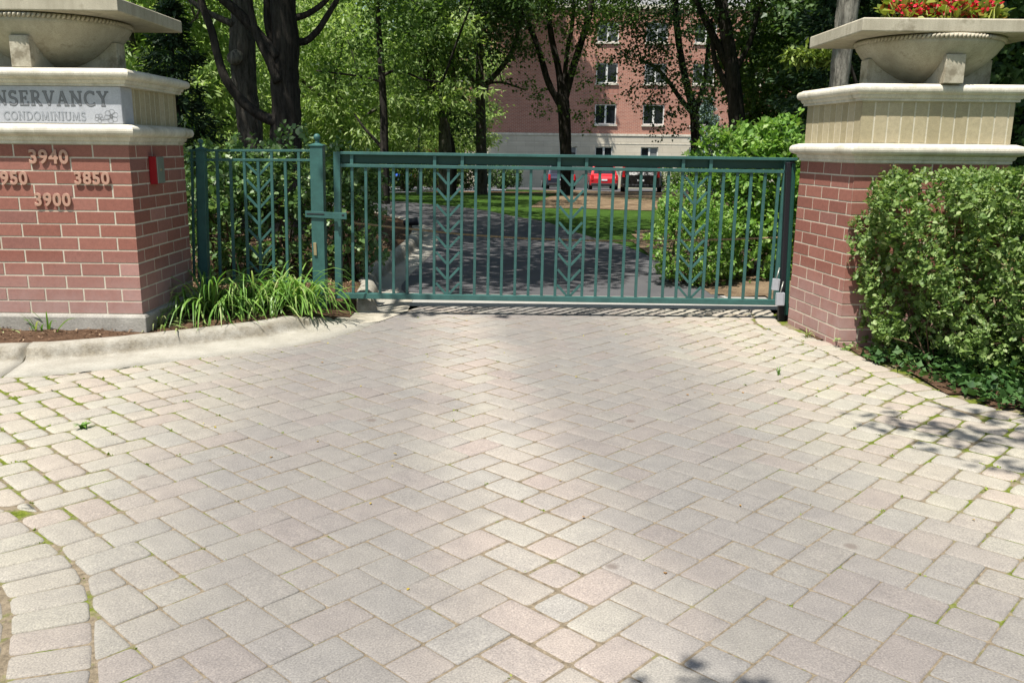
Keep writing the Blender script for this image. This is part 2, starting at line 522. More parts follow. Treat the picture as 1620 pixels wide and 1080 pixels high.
# ------------------------------------------------------------------ world, sun
SUN_EL, SUN_AZ = 66.5, (-.64, -.77)          # the sun stands high behind the camera, to the left
W = bpy.data.worlds.new('World'); S.world = W; W.use_nodes = True
nt = W.node_tree
sky = nt.nodes.new('ShaderNodeTexSky'); sky.sky_type = 'NISHITA'
sky.sun_disc = False; sky.sun_elevation = R(SUN_EL); sky.sun_rotation = math.atan2(SUN_AZ[0], SUN_AZ[1])
sky.air_density = 1.2; sky.dust_density = 1.5
nt.links.new(sky.outputs[0], nt.nodes['Background'].inputs[0])
nt.nodes['Background'].inputs[1].default_value = 0.08
ld = bpy.data.lights.new('sun', 'SUN'); ld.energy = 5.0; ld.angle = R(.53); ld.color = (1, .955, .88)
lo = bpy.data.objects.new('sun', ld); C.objects.link(lo)
ce = math.cos(R(SUN_EL))
lo.rotation_euler = Vector((-SUN_AZ[0] * ce, -SUN_AZ[1] * ce, -math.sin(R(SUN_EL)))).to_track_quat('-Z', 'Y').to_euler()
lo.location = (-10, -12, 30)
S.view_settings.view_transform = 'Standard'; S.view_settings.look = 'None'
S.view_settings.exposure = 0.79; S.view_settings.gamma = 1
S.render.engine = 'CYCLES'
S.cycles.use_denoising = True
S.cycles.max_bounces = 6; S.cycles.transparent_max_bounces = 4
S.cycles.sample_clamp_indirect = 6


# ------------------------------------------------------------------ ground
def sheet(name, xs, ys, zf, m, keep=None, kind='structure', smooth=True):
    xs = np.asarray(xs); ys = np.asarray(ys)
    X, Y = np.meshgrid(xs, ys)
    Z = np.vectorize(zf)(X, Y)
    co = np.stack([X, Y, Z], -1).reshape(-1, 3)
    nx = len(xs); ny = len(ys)
    I, J = np.meshgrid(np.arange(nx - 1), np.arange(ny - 1))
    a = (J * nx + I).ravel()
    q = np.stack([a, a + 1, a + 1 + nx, a + nx], -1)
    if keep is not None:
        k = np.vectorize(keep)((X[:-1, :-1] + X[1:, 1:]) / 2, (Y[:-1, :-1] + Y[1:, 1:]) / 2).ravel()
        q = q[k.astype(bool)]
        used, inv = np.unique(q, return_inverse=True)
        co = co[used]; q = inv.reshape(-1, 4)
    return tag(mesh_obj(name, fast_mesh(name, co, q), m, smooth=smooth), kind=kind)


def gz_(x, y):
    if y < 9.3: return -.075
    return hgt(y) - .012
sheet('lawn', [-400, -120, -60, -30, -15, -6, 0, 6, 15, 30, 60, 120, 400],
      [-60, -10, 0, 6, 9.2, 9.6, 14, 20, 28, 36, 44, 52, 60, 75, 110, 200, 500], gz_, M['lawn'])


def flat_poly(name, pts, m, dz, kind='structure', nsub=0):
    """a flat area following the terrain; pts in plan, cut into short cells along y"""
    poly = [Vector((p[0], p[1], 0)) for p in pts]
    tris = tessellate_polygon([poly])
    bm = bmesh.new()
    vs = [bm.verts.new(p) for p in poly]
    for t in tris:
        try: bm.faces.new([vs[i] for i in t])
        except ValueError: pass
    ymin = min(p.y for p in poly); ymax = max(p.y for p in poly)
    y = math.ceil(ymin)
    while y < ymax:
        bmesh.ops.bisect_plane(bm, geom=bm.verts[:] + bm.edges[:] + bm.faces[:], plane_co=(0, y, 0), plane_no=(0, 1, 0))
        y += 2
    for v in bm.verts: v.co.z = hgt(v.co.y) + dz
    bmesh.ops.recalc_face_normals(bm, faces=bm.faces)
    for f in bm.faces:
        if f.normal.z < 0: f.normal_flip()
    me = bpy.data.meshes.new(name); bm.to_mesh(me); bm.free()
    return tag(mesh_obj(name, me, m), kind=kind)


def catmull(pts, step=.12):
    pts = [Vector((p[0], p[1])) for p in pts]
    P = [pts[0] * 2 - pts[1]] + pts + [pts[-1] * 2 - pts[-2]]
    out = []
    for i in range(1, len(P) - 2):
        a, b, c, d = P[i - 1:i + 3]
        n = max(1, int((c - b).length / step))
        for k in range(n):
            t = k / n
            out.append(.5 * ((2 * b) + (c - a) * t + (2 * a - 5 * b + 4 * c - d) * t * t + (3 * b - a - 3 * c + d) * t ** 3))
    out.append(pts[-1])
    return out


def offset_line(line, d):
    """positive d lies to the left of the direction of travel"""
    out = []
    for i, p in enumerate(line):
        a = line[max(i - 1, 0)]; b = line[min(i + 1, len(line) - 1)]
        t = (b - a).normalized()
        out.append(p + Vector((-t.y, t.x)) * d)
    return out


def px_line(l, step=.12): return catmull([GT(x, y) for x, y in l], step)


# front kerb: outer edge of its gutter, left to right, as seen on the ground
KERB_A = catmull([(-7.0, 5.62), (-5.0, 5.60), (-4.2, 5.64)] + [GT(*q) for q in ((0, 596), (69, 593), (138, 586), (207, 579), (277, 570), (346, 562), (415, 553), (490, 542), (560, 524), (600, 509))], .1)
KERB_B = catmull([(-1.02, 8.28), (-1.10, 8.7), (-1.16, 9.3)] + [GT(*q) for q in ((635, 452), (660, 424), (682, 402), (694, 384))] + [(-1.42, 16.2), (-2.0, 18.2), (-3.2, 20.2), (-5.2, 21.6), (-8.5, 22.8)], .15)
PROF = [(-.002, -.14), (0, .001), (.18, .003), (.34, .005), (.372, .012), (.390, .034), (.402, .066), (.416, .098), (.438, .124), (.47, .141), (.51, .148), (.585, .147), (.63, .128), (.645, -.14)]


PROF_A = [(-.002, -.14), (0, .001), (.22, .004), (.37, .008), (.412, .016), (.434, .040), (.448, .068), (.468, .092), (.50, .106), (.55, .111), (.60, .109), (.64, .092), (.655, -.14)]
def kerb(name, line, prof, m, taper=0):
    vs = []; fs = []; k = len(prof)
    offs = [offset_line(line, o) for o, z in prof]
    for i in range(len(line)):
        for j, (o, z) in enumerate(prof):
            w = random.uniform(-.0012, .0012) + .003 * math.sin(i * .31 + j * .2) if 1 < j < k - 1 else 0
            p = offs[j][i]; f_ = min(1, .12 + (len(line) - 1 - i) / taper) if taper and z > .005 else 1
            vs.append((p.x, p.y, z * f_ + hgt(p.y) + w))
    for i in range(len(line) - 1):
        for j in range(k - 1):
            fs.append((i * k + j, (i + 1) * k + j, (i + 1) * k + j + 1, i * k + j + 1))
    n = len(line) - 1
    fs.append(tuple(range(k))); fs.append(tuple(reversed([n * k + j for j in range(k)])))
    mb = MB(); mb.add(vs, fs)
    o = mb.build(name, m, smooth=True)
    return tag(o, kind='structure')


# the kerb is cast in lengths, with an open dark joint near its left end
cut = min(range(len(KERB_A)), key=lambda i: (KERB_A[i] - Vector(GT(22, 594).xy)).length)
endA = min(range(len(KERB_A)), key=lambda i: (KERB_A[i] - Vector((-1.12, 7.98))).length)
kerb('kerb', KERB_A[:cut + 1], PROF_A, M['kerb'])
KA2 = [KERB_A[cut] + (KERB_A[cut + 1] - KERB_A[cut]).normalized() * .022] + KERB_A[cut + 1:endA + 1]
kerb('kerb', KA2, PROF_A, M['kerb'], 7)
kerb('kerb', KERB_B, [(o * .76, z) for o, z in PROF], M['kerb'])
# gutter carried on flat past the gate
gA = KERB_A[endA:]
pts = [p.xy for p in gA] + [Vector((-1.02, 8.28)), Vector((-1.06, 9.3)), Vector((-1.75, 9.3)), Vector((-2.3, 8.3)), Vector((-2.2, 7.2))]
flat_poly('gutter', pts, M['concrete'], .004)

BOTH = KERB_A[:endA + 1] + KERB_B


def side(line, x, y):
    """signed distance from the line: positive to its left"""
    p = Vector((x, y)); best = 1e9; sg = 1
    for a, b in zip(line[:-1], line[1:]):
        d = b - a; t = max(0, min(1, (p - a).dot(d) / max(d.length_squared, 1e-9)))
        q = a + d * t; L = (p - q).length
        if L < best:
            best = L; sg = 1 if d.x * (p.y - a.y) - d.y * (p.x - a.x) > 0 else -1
    return best * sg


SUB = BOTH[::3] + [BOTH[-1]]
def bed_z(x, y, d):
    a = .082 + .16 * max(0, min(.20, d - .62))
    b = .118 + (.16 * max(0, min(1, (y - 9) / 4)) * max(0, min(1, d - .5)) if y > 9 else 0)
    f = max(0, min(1, (y - 7.9) / .9))
    z = a * (1 - f) + b * f
    if 7.75 < y < 8.45: z *= max(.06, min(1, (d - .42) / .35))
    return hgt(y) + z
def lumps(x, y): return .012 * math.sin(7.3 * x + 2 * y) * math.sin(5.1 * y - x) + .008 * math.sin(17 * x - 9 * y)
sheet('mulch_bed', np.arange(-8, -.9, .12), np.arange(5.9, 22, .12),
      lambda x, y: bed_z(x, y, side(SUB, x, y)) + lumps(x, y) * .7 + random.uniform(-.006, .006), M['mulch'],
      keep=lambda x, y: side(SUB, x, y) > (.57 if y < 7.8 else .42))

# ------------------------------------------------------------------ asphalt drive, apron, paths, beds
L_ed = [(-1.02, 9.38)] + [tuple(p) for p in KERB_B if p.y > 9.4]
R_ed = [GT(*q) for q in ((1146, 471), (1094, 450), (1067, 432), (1044, 414), (1011, 398), (983, 387), (942, 377), (900, 364), (861, 350), (822, 344), (778, 335), (730, 328), (600, 316), (500, 310), (400, 306))]
RL = catmull(R_ed, .4)
flat_poly('asphalt_drive', [tuple(p) for p in L_ed] + [(p.x, p.y) for p in reversed(RL)], M['asphalt'], .002)
flat_poly('apron', [(-1.06, 8.595), (3.4, 8.595), (3.4, 9.42), (-1.14, 9.42)], M['apron'], -.0005)
flat_poly('footpath', [GT(585, 306).xy, GT(690, 303).xy, GT(800, 302).xy, GT(800, 298).xy, GT(690, 297).xy, GT(585, 296).xy, (-16, 34), (-16, 30.6)], M['path'], .004)
flat_poly('woodchip_bed', [GT(*q).xy for q in ((838, 328), (862, 314), (890, 307), (930, 303), (1100, 303), (1200, 306), (1240, 314), (1130, 330), (1060, 334), (985, 332), (930, 330), (880, 329))], M['chips_dappled'], .004)
flat_poly('woodchip_bed', [(1.0, 48), (3.9, 49.5), (4.9, 45), (30, 44.3), (30, 42), (9, 40.5), (2, 43)], M['chips_dappled'], .004)
flat_poly('mulch_bed', [(-14, 37), (2, 37), (3, 41), (-14, 42)], M['mulch'], .004)
flat_poly('car_park', [(-20, 50), (4, 50), (5, 45.2), (45, 44.5), (45, 66), (-20, 66)], M['asphalt'], .008)
RB = [GT(*q).xy for q in ((1150, 475), (1097, 449), (1070, 430), (1047, 412), (1016, 398), (1000, 388))]
sheet('mulch_bed', np.arange(1.5, 7, .14), np.arange(8.9, 17, .14),
      lambda x, y: .012 + .05 * min(1, max(0, -side(RB2, x, y))) + lumps(x, y) * .8 + random.uniform(-.006, .006), M['chips_dappled'],
      keep=lambda x, y: side(RB2, x, y) < -.02 and (y > 9.45 or x > 2.62)) if False else None
RB2 = [Vector(p) for p in RB] + [Vector((2.3, 16.5))]
sheet('mulch_bed', np.arange(1.5, 7, .14), np.arange(8.5, 17, .14),
      lambda x, y: .006 + .05 * min(1, max(0, -side(RB2, x, y) - .2)) + max(0, lumps(x, y)) * .8 * min(1, max(0, y - 9.4)), M['chips_dappled'],
      keep=lambda x, y: side(RB2, x, y) < -.02 and (y > 9.36 or x > 2.75))

# ------------------------------------------------------------------ block paving
H0 = .0825                                        # half a small block
UA = R(-43.5)
U = Vector((math.cos(UA), math.sin(UA))); V = Vector((-U.y, U.x))
ORG = Vector(GT(900 + 785 / 2.25, 640 + 550 / 2.25).xy)
R_EDGE = catmull([(2.62, 8.66), (2.56, 8.2)] + [GT(*q) for q in ((1240, 514), (1325, 546), (1430, 592), (1500, 622), (1610, 652))] + [(4.3, 4.3), (6.0, 3.3)], .1)
R_IN = offset_line(R_EDGE, -.215)
ARC_O = catmull([(-3.1, 3.75)] + [GT(*q) for q in ((0, 800), (34, 825), (62, 843), (86, 861), (111, 885), (130, 911), (141, 940), (146, 985), (147, 1030), (142, 1075))] + [(-1.10, 1.7), (-1.2, 1.2)], .08)
ARC_I = offset_line(ARC_O, -.245)
STAMP = MB()
_pv = []; _pf = []


def clip_half(poly, a, t, keep_left):
    n = Vector((-t.y, t.x)) * (1 if keep_left else -1)
    out = []
    for i, p in enumerate(poly):
        q = poly[(i + 1) % len(poly)]
        dp = (p - a).dot(n); dq = (q - a).dot(n)
        if dp >= 0: out.append(p)
        if (dp > 0) != (dq > 0) and abs(dp - dq) > 1e-9: out.append(p + (q - p) * (dp / (dp - dq)))
    return out


def clip_line(poly, line, keep_left):
    c = sum(poly, Vector((0, 0))) / len(poly)
    i = min(range(len(line) - 1), key=lambda k: ((line[k] + line[k + 1]) / 2 - c).length)
    if ((line[i] + line[i + 1]) / 2 - c).length > .6 and 0 < i < len(line) - 2:
        t = (line[i + 1] - line[i]); n = Vector((-t.y, t.x)) * (1 if keep_left else -1)
        return poly if (c - line[i]).dot(n) > 0 else []
    for k in (i - 1, i, i + 1):
        if 0 <= k < len(line) - 1 and poly:
            poly = clip_half(poly, line[k], (line[k + 1] - line[k]).normalized(), keep_left)
    return poly


def area(p): return abs(sum(p[i].x * p[(i + 1) % len(p)].y - p[(i + 1) % len(p)].x * p[i].y for i in range(len(p)))) / 2


def inset(poly, d):
    n = len(poly)
    s = sum(poly[i].x * poly[(i + 1) % n].y - poly[(i + 1) % n].x * poly[i].y for i in range(n))
    if s < 0: poly = poly[::-1]
    out = []
    for i in range(n):
        p = poly[i]; e1 = (p - poly[i - 1]).normalized(); e2 = (poly[(i + 1) % n] - p).normalized()
        m = Vector((-e1.y, e1.x)) + Vector((-e2.y, e2.x)); L = m.length
        if L < 1e-6: out.append(p); continue
        m /= L; out.append(p + m * min(d / max(m.dot(Vector((-e1.y, e1.x))), .35), d * 2.2))
    return out


def dedupe(poly, e=.008):
    out = []
    for p in poly:
        if not out or (p - out[-1]).length > e: out.append(p)
    if len(out) > 1 and (out[0] - out[-1]).length < e: out.pop()
    return out


def rounded(poly, r):
    out = []; n = len(poly)
    for i in range(n):
        p = poly[i]; a = poly[i - 1] - p; b = poly[(i + 1) % n] - p
        ra = min(r[i], a.length * .35); rb = min(r[i], b.length * .35)
        p0 = p + a.normalized() * ra; p1 = p + b.normalized() * rb
        out += [p0, (p0 + p1) * .25 + p * .5, p1]
    return out


def add_paver(poly, gap=None):
    poly = dedupe(poly)
    if len(poly) < 3 or area(poly) < .0022: return
    c = sum(poly, Vector((0, 0))) / len(poly)
    worn = max(.02, min(1, (abs(c.x + .1346 * c.y - .54) - 1.2) / 1.5), .38 - 1.0 * abs(c.x + .1346 * c.y - .54))          # away from the wheel tracks the joints open up
    g = gap if gap is not None else .0008 + .0036 * worn + random.uniform(0, .0016)
    p = inset([q + Vector((random.uniform(-1, 1), random.uniform(-1, 1))) * (.001 + .004 * worn) for q in poly], g)
    p = dedupe(p, .016)
    if len(p) < 3: return
    rr0 = [(.010 + .022 * worn) * random.uniform(.6, 1.5) for _ in p]
    n = len(p) * 3
    dome = .0025 + .002 * worn
    z0 = max(-.0022, min(.003, random.gauss(0, .0014))) 
    tx, ty = random.uniform(-.012, .012), random.uniform(-.012, .012)
    rings = [(0, -.05), (0, -.0055 - .003 * worn), (.0022 + .0018 * worn, -.0024 - .0015 * worn), (.007 + .007 * worn, -.0006 - .0005 * worn), (.03, 0)]
    base = len(_pv)
    for k, (ins, z) in enumerate(rings):
        rr = rounded(inset(p, ins), rr0) if ins < .02 else [c + (q - c) * .62 for q in rounded(p, rr0)]
        for q in rr:
            d = q - c
            _pv.append((q.x, q.y, z0 + z * (1 + .8 * worn) + d.x * tx + d.y * ty))
    for k in range(len(rings) - 1):
        for i in range(n):
            j = (i + 1) % n
            _pf.append((base + k * n + i, base + k * n + j, base + (k + 1) * n + j, base + (k + 1) * n + i))
    _pf.append(tuple(base + (len(rings) - 1) * n + i for i in range(n)))


SHAPES = [((0, 0), (2, 3)), ((2, 1), (5, 3)), ((-2, 0), (0, 2))]   # upright block, lying block, small block
for i in range(-70, 70):
    for j in range(-70, 70):
        o = Vector((7 * i + 2 * j, 1 * i - 2 * j))
        cw = ORG + (U * o.x + V * o.y) * H0
        if not (-6 < cw.x < 6 and .6 < cw.y < 9.2): continue
        for (a0, b0), (a1, b1) in SHAPES:
            poly = [ORG + (U * (o.x + a) + V * (o.y + b)) * H0 for a, b in ((a0, b0), (a1, b0), (a1, b1), (a0, b1))]
            c = sum(poly, Vector((0, 0))) / 4
            if not (-5.6 < c.x < 5.6 and 1.0 < c.y < 8.75): continue
            poly = clip_line(poly, KERB_A, False)
            if poly: poly = clip_line(poly, R_IN, False)
            if poly: poly = clip_line(poly, ARC_O, True)
            if poly: poly = clip_half(poly, Vector((0, 8.60)), Vector((1, 0)), False)
            if poly and len(poly) > 2: add_paver(poly)


def soldiers(a, b, w):
    """a course of blocks laid across the strip between two edge lines"""
    acc = 0; last = 0
    for i in range(1, len(a)):
        acc += (a[i] - a[i - 1]).length
        if acc >= w:
            add_paver([a[last], a[i], b[i], b[last]], .003); acc = 0; last = i


def resample(l, n):
    L = [0]
    for p, q in zip(l[:-1], l[1:]): L.append(L[-1] + (q - p).length)
    out = []
    for k in range(n + 1):
        s = L[-1] * k / n
        i = max(0, min(len(l) - 2, next((x for x in range(len(L) - 1) if L[x + 1] >= s), len(l) - 2)))
        t = (s - L[i]) / max(L[i + 1] - L[i], 1e-9)
        out.append(l[i].lerp(l[i + 1], t))
    return out


def length(l): return sum((q - p).length for p, q in zip(l[:-1], l[1:]))
for o_, i_, w_ in ((R_EDGE, R_IN, .165), (ARC_O, ARC_I, .150)):
    n_ = int(length(o_) / w_)
    a_ = resample(o_, n_); b_ = resample(i_, n_)
    for k in range(n_): add_paver([a_[k], a_[k + 1], b_[k + 1], b_[k]], .0025)
ARC_2 = offset_line(ARC_O, -.262); ARC_3 = offset_line(ARC_O, -.50)
n_ = int(length(ARC_2) / .16); a_ = resample(ARC_2, n_); b_ = resample(ARC_3, n_)
for k in range(n_): add_paver([a_[k], a_[k + 1], b_[k + 1], b_[k]], .003)
me = bpy.data.meshes.new('paver_driveway'); me.from_pydata(_pv, [], _pf)
pav = tag(mesh_obj('paver_driveway', me, M['paver'], smooth=True), kind='structure')
sheet('joint_sand', np.arange(-6, 6.1, .25), np.arange(-3, 8.7, .3), lambda x, y: -.0042 - .0046 * max(0, min(1, (abs(x + .1346 * y - .54) - 1.2) / 1.2)), M['joint'])

# moss and little weeds growing in the joints, mostly off the wheel tracks
pos = []; axs = []
for f in random.sample(range(len(_pv)), 5200):
    x, y, z = _pv[f]
    if z > -.04: continue
    w = abs(x - .15) + .8 * math.sin(1.9 * x + 2.3 * y) * math.sin(1.3 * y - x)
    if y > 8.3 or random.random() > max(0, min(.75, (w - .7) * .35)) and not (abs(x - .35 + .1 * y) < .25 and random.random() < .4): continue
    for _ in range(random.randint(3, 9)):
        pos.append((x + random.gauss(0, .007), y + random.gauss(0, .007), -.008)); axs.append((random.gauss(0, .5), random.gauss(0, .5), .55))
co, q = leaves(pos, axs, np.full(len(pos), .012), 'oval', .3, .3)
tag(mesh_obj('moss_tufts', fast_mesh('moss_tufts', co, q), M['moss']), kind='stuff')
pos = []
for _ in range(70):
    x, y = random.uniform(-3.4, 3.6), random.uniform(2.2, 8.2)
    pos.append((x, y, .006))
co, q = leaves(pos, [(random.gauss(0, 1), random.gauss(0, 1), 0) for _ in pos], np.full(len(pos), .018), 'oval', 3, .1)
tag(mesh_obj('leaf_litter', fast_mesh('leaf_litter', co, q), M['fallen']), kind='stuff')


def chips(name, n, pick, m, size=.03):
    pos = [pick() for _ in range(n)]
    co, q = leaves(pos, rng.normal(0, 1, (n, 3)) * [1, 1, .25], np.full(n, size), 'narrow', 1.2, .2)
    return tag(mesh_obj(name, fast_mesh(name, co, q), m), kind='stuff')


def pick_left():
    while True:
        x, y = random.uniform(-5.2, -1.2), random.uniform(6.0, 14)
        d = side(SUB, x, y)
        if d > (.66 if y < 8.1 else .55): return (x, y, bed_z(x, y, d) + .014 + lumps(x, y) * .7)


chips('mulch_chips', 9000, pick_left, M['mulch_chip'], .035)
def pick_far():
    while True:
        p = pick_left()
        if p[1] > 8.6: return p
chips('mulch_chips', 9000, pick_far, M['chip_pale'], .045)
# ------------------------------------------------------------------ brick work
def brick_walls(name, foot, z0, z1, course, blen, m_b, m_m, parent, off=(0, 0, 0), depth=.10, first=0.5, joint=.0125, soldier=False, quoin=True):
    """real bricks proud of a mortar core round a CCW footprint"""
    core = MB(off); core.sweep(foot, [(-.0012, z0), (-.0012, z1)])
    mortar = core.build(name + '_mortar' if False else 'mortar_core', m_m, parent)
    mb = MB(off)
    n = len(foot)
    rows = 1 if soldier else max(1, round((z1 - z0) / course))
    ch = (z1 - z0) / rows
    for i in range(n):
        a = Vector(foot[i]); b = Vector(foot[(i + 1) % n]); L = (b - a).length
        t = (b - a).normalized(); nrm = Vector((t.y, -t.x))
        for r in range(rows):
            s = 0.0; k = 0
            za = z0 + r * ch + joint / 2; zb = z0 + (r + 1) * ch - joint / 2
            start = blen * (first if (r + i) % 2 else 1.0)
            while s < L - .012:
                e = s + (start if k == 0 else blen)
                if L - e < blen * .18: e = L
                e = min(e, L)
                j0 = joint / 2 if s > 0 else -0.0
                j1 = joint / 2 if e < L else 0.0
                p0 = a + t * (s + j0); p1 = a + t * (e - j1)
                pr = random.uniform(.0004, .0022)
                # corner bricks return round the corner, so stop the later wall short of the earlier brick's face
                d0 = 0 if s > 0 else .0004
                q = [p0 - nrm * depth, p1 - nrm * depth, p1 + nrm * pr, p0 + nrm * pr]
                if s == 0: q[0] = q[0] + t * (depth * 1.0); q[3] = q[3]
                if e >= L: q[1] = q[1] - t * (depth * 1.0)
                dz = random.uniform(-.0006, .0006)
                vs = [(v.x, v.y, za + dz) for v in q] + [(v.x, v.y, zb + dz) for v in q]
                mb.add(vs, [(3, 2, 1, 0), (4, 5, 6, 7), (0, 1, 5, 4), (1, 2, 6, 5), (2, 3, 7, 6), (3, 0, 4, 7)])
                s = e; k += 1
    return mb.build(name, m_b, parent, bevel=.0016), mortar


def moulding(foot, z0, up=True, h=.15, off=(0, 0, 0), proud=.07):
    """stone string course: fillet, cove, heavy half-round, flat top"""
    mb = MB(off)
    p = proud
    prof = [(-.05, z0), (.012, z0), (.012, z0 + .16 * h), (.022, z0 + .17 * h), (.030, z0 + .30 * h), (.030, z0 + .36 * h), (p * .62, z0 + .40 * h)]
    for k in range(9):
        a = -math.pi / 2 + math.pi * k / 8
        prof.append((p * .62 + .38 * p * math.cos(a), z0 + .66 * h + .25 * h * math.sin(a)))
    prof += [(.02, z0 + .985 * h), (-.06, z0 + h)]
    mb.sweep(foot, prof)
    return mb


STROKES = {}
def arc(cx, cy, rx, ry, a0, a1, n=14): return [(cx + rx * math.cos(R(a0 + (a1 - a0) * k / n)), cy + ry * math.sin(R(a0 + (a1 - a0) * k / n))) for k in range(n + 1)]
T_, t_ = .15, .055
STROKES = {   # serif capitals as strokes: (polyline, width), in a cell of the given width and height 1
    'O': (.86, [(arc(.43, .5, .36, .46, 90, 450, 28), .12)]),
    'C': (.80, [(arc(.44, .5, .37, .46, 50, 310, 22), .12), ([(.70, .78), (.70, .97)], t_), ([(.70, .22), (.70, .06)], t_)]),
    'N': (.86, [([(.16, .03), (.16, .97)], t_ + .03), ([(.14, .95), (.70, .05)], T_), ([(.70, .03), (.70, .97)], t_ + .03), ([(.02, .97), (.26, .97)], t_), ([(.04, .03), (.30, .03)], t_), ([(.58, .97), (.84, .97)], t_)]),
    'S': (.62, [(arc(.31, .73, .22, .22, 35, 270, 14) + arc(.31, .27, .24, .24, 90, -150, 14), .12), ([(.51, .78), (.51, .97)], t_), ([(.09, .22), (.09, .03)], t_)]),
    'E': (.66, [([(.17, .03), (.17, .97)], T_), ([(.04, .97), (.58, .97)], t_), ([(.17, .52), (.46, .52)], t_), ([(.04, .03), (.60, .03)], t_), ([(.57, .97), (.57, .78)], t_), ([(.60, .03), (.60, .24)], t_), ([(.45, .62), (.45, .42)], t_)]),
    'R': (.78, [([(.17, .03), (.17, .97)], T_), ([(.04, .97), (.36, .97)] + arc(.36, .74, .22, .23, 90, -90, 12) + [(.17, .51)], .09), ([(.34, .51), (.68, .05)], T_), ([(.04, .03), (.30, .03)], t_), ([(.60, .03), (.78, .03)], t_)]),
    'V': (.80, [([(.12, .97), (.40, .03)], T_), ([(.40, .03), (.68, .97)], t_ + .02), ([(.0, .97), (.26, .97)], t_), ([(.56, .97), (.80, .97)], t_)]),
    'A': (.84, [([(.12, .03), (.40, .97)], t_ + .02), ([(.40, .97), (.70, .03)], T_), ([(.22, .36), (.58, .36)], t_), ([(.0, .03), (.24, .03)], t_), ([(.56, .03), (.84, .03)], t_)]),
    'Y': (.80, [([(.12, .97), (.40, .50)], T_), ([(.68, .97), (.40, .50)], t_ + .02), ([(.40, .50), (.40, .03)], T_), ([(.0, .97), (.26, .97)], t_), ([(.56, .97), (.80, .97)], t_), ([(.27, .03), (.53, .03)], t_)]),
    'D': (.86, [([(.17, .03), (.17, .97)], T_), ([(.04, .97), (.36, .97)] + arc(.36, .5, .40, .47, 90, -90, 16) + [(.04, .03)], .09)]),
    'M': (1.0, [([(.14, .03), (.18, .97)], t_ + .02), ([(.18, .97), (.50, .08)], T_), ([(.50, .08), (.80, .97)], t_ + .02), ([(.80, .97), (.84, .03)], T_), ([(.02, .03), (.26, .03)], t_), ([(.72, .03), (.97, .03)], t_)]),
    'I': (.36, [([(.18, .03), (.18, .97)], T_), ([(.05, .97), (.31, .97)], t_), ([(.05, .03), (.31, .03)], t_)]),
    'U': (.84, [([(.17, .97), (.17, .34)] + arc(.43, .32, .26, .29, 180, 360, 12) + [(.69, .97)], .10), ([(.03, .97), (.31, .97)], t_), ([(.57, .97), (.81, .97)], t_)]),
    'T': (.74, [([(.37, .03), (.37, .97)], T_), ([(.04, .97), (.70, .97)], t_), ([(.04, .97), (.04, .76)], t_), ([(.70, .97), (.70, .76)], t_), ([(.24, .03), (.50, .03)], t_)]),
    'H': (.88, [([(.17, .03), (.17, .97)], T_), ([(.69, .03), (.69, .97)], T_), ([(.17, .52), (.69, .52)], t_), ([(.04, .97), (.30, .97)], t_), ([(.04, .03), (.30, .03)], t_), ([(.56, .97), (.82, .97)], t_), ([(.56, .03), (.82, .03)], t_)]),
    ' ': (.40, []),
}


def ribbon(mb, pts, w, y, x0, z0, s, grow):
    """flat stroke in the x-z plane at depth y, widened by 'grow' metres all round"""
    P = [Vector((x0 + p[0] * s, z0 + p[1] * s)) for p in pts]
    hw = w * s / 2 + grow
    n = len(P); vs = []
    for i, p in enumerate(P):
        a = P[max(i - 1, 0)]; b = P[min(i + 1, n - 1)]
        t = (b - a).normalized(); nn = Vector((-t.y, t.x))
        e = 0
        if i == 0: e = -grow
        if i == n - 1: e = grow
        q = p + t * e
        vs += [(q.x + nn.x * hw, y, q.y + nn.y * hw), (q.x - nn.x * hw, y, q.y - nn.y * hw)]
    mb.add(vs, [(2 * i, 2 * i + 1, 2 * i + 3, 2 * i + 2) for i in range(n - 1)])


def word_width(txt, s, sp): return sum(STROKES[c][0] * s + sp for c in txt)


def carve(parent, txt, x_right, z, s, sp, y, off, m_out, m_in, ow):
    x = x_right - word_width(txt, s, sp)
    for c in txt:
        wd, st = STROKES[c]
        if st:
            a = MB(off); k = 0
            for pts, w in st:
                ribbon(a, pts, w, y - .0010 - .00005 * k, x, z, s, ow); k += 1
            for pts, w in st: pass
            o = a.build('carved_letter', m_out, parent)
            b = MB(off); k = 0
            for pts, w in st:
                ribbon(b, pts, w, y - .0020 - .00005 * k, x, z, s, -ow * .25); k += 1
            b.build('letter_face', m_in, o)
        x += wd * s + sp


def digits(parent, txt, x, z, h, y, off):
    """raised numerals on the brick"""
    cu = bpy.data.curves.new('numeral', 'FONT')
    cu.body = txt; cu.size = h / .73; cu.extrude = .006; cu.offset = .0028; cu.bevel_depth = .0015; cu.space_character = 1.10
    o = bpy.data.objects.new('tmp', cu); C.objects.link(o)
    dg = bpy.context.evaluated_depsgraph_get(); dg.update()
    me = bpy.data.meshes.new_from_object(o.evaluated_get(dg))
    bpy.data.objects.remove(o); bpy.data.curves.remove(cu)
    M4 = Matrix.Translation(Vector((x, y, z)) - Vector(off)) @ Matrix.Rotation(R(90), 4, 'X')
    me.transform(M4)
    me.materials.clear()
    mesh_obj('house_number', me, M['number'], parent)['label'] = 'raised bronze house number ' + txt


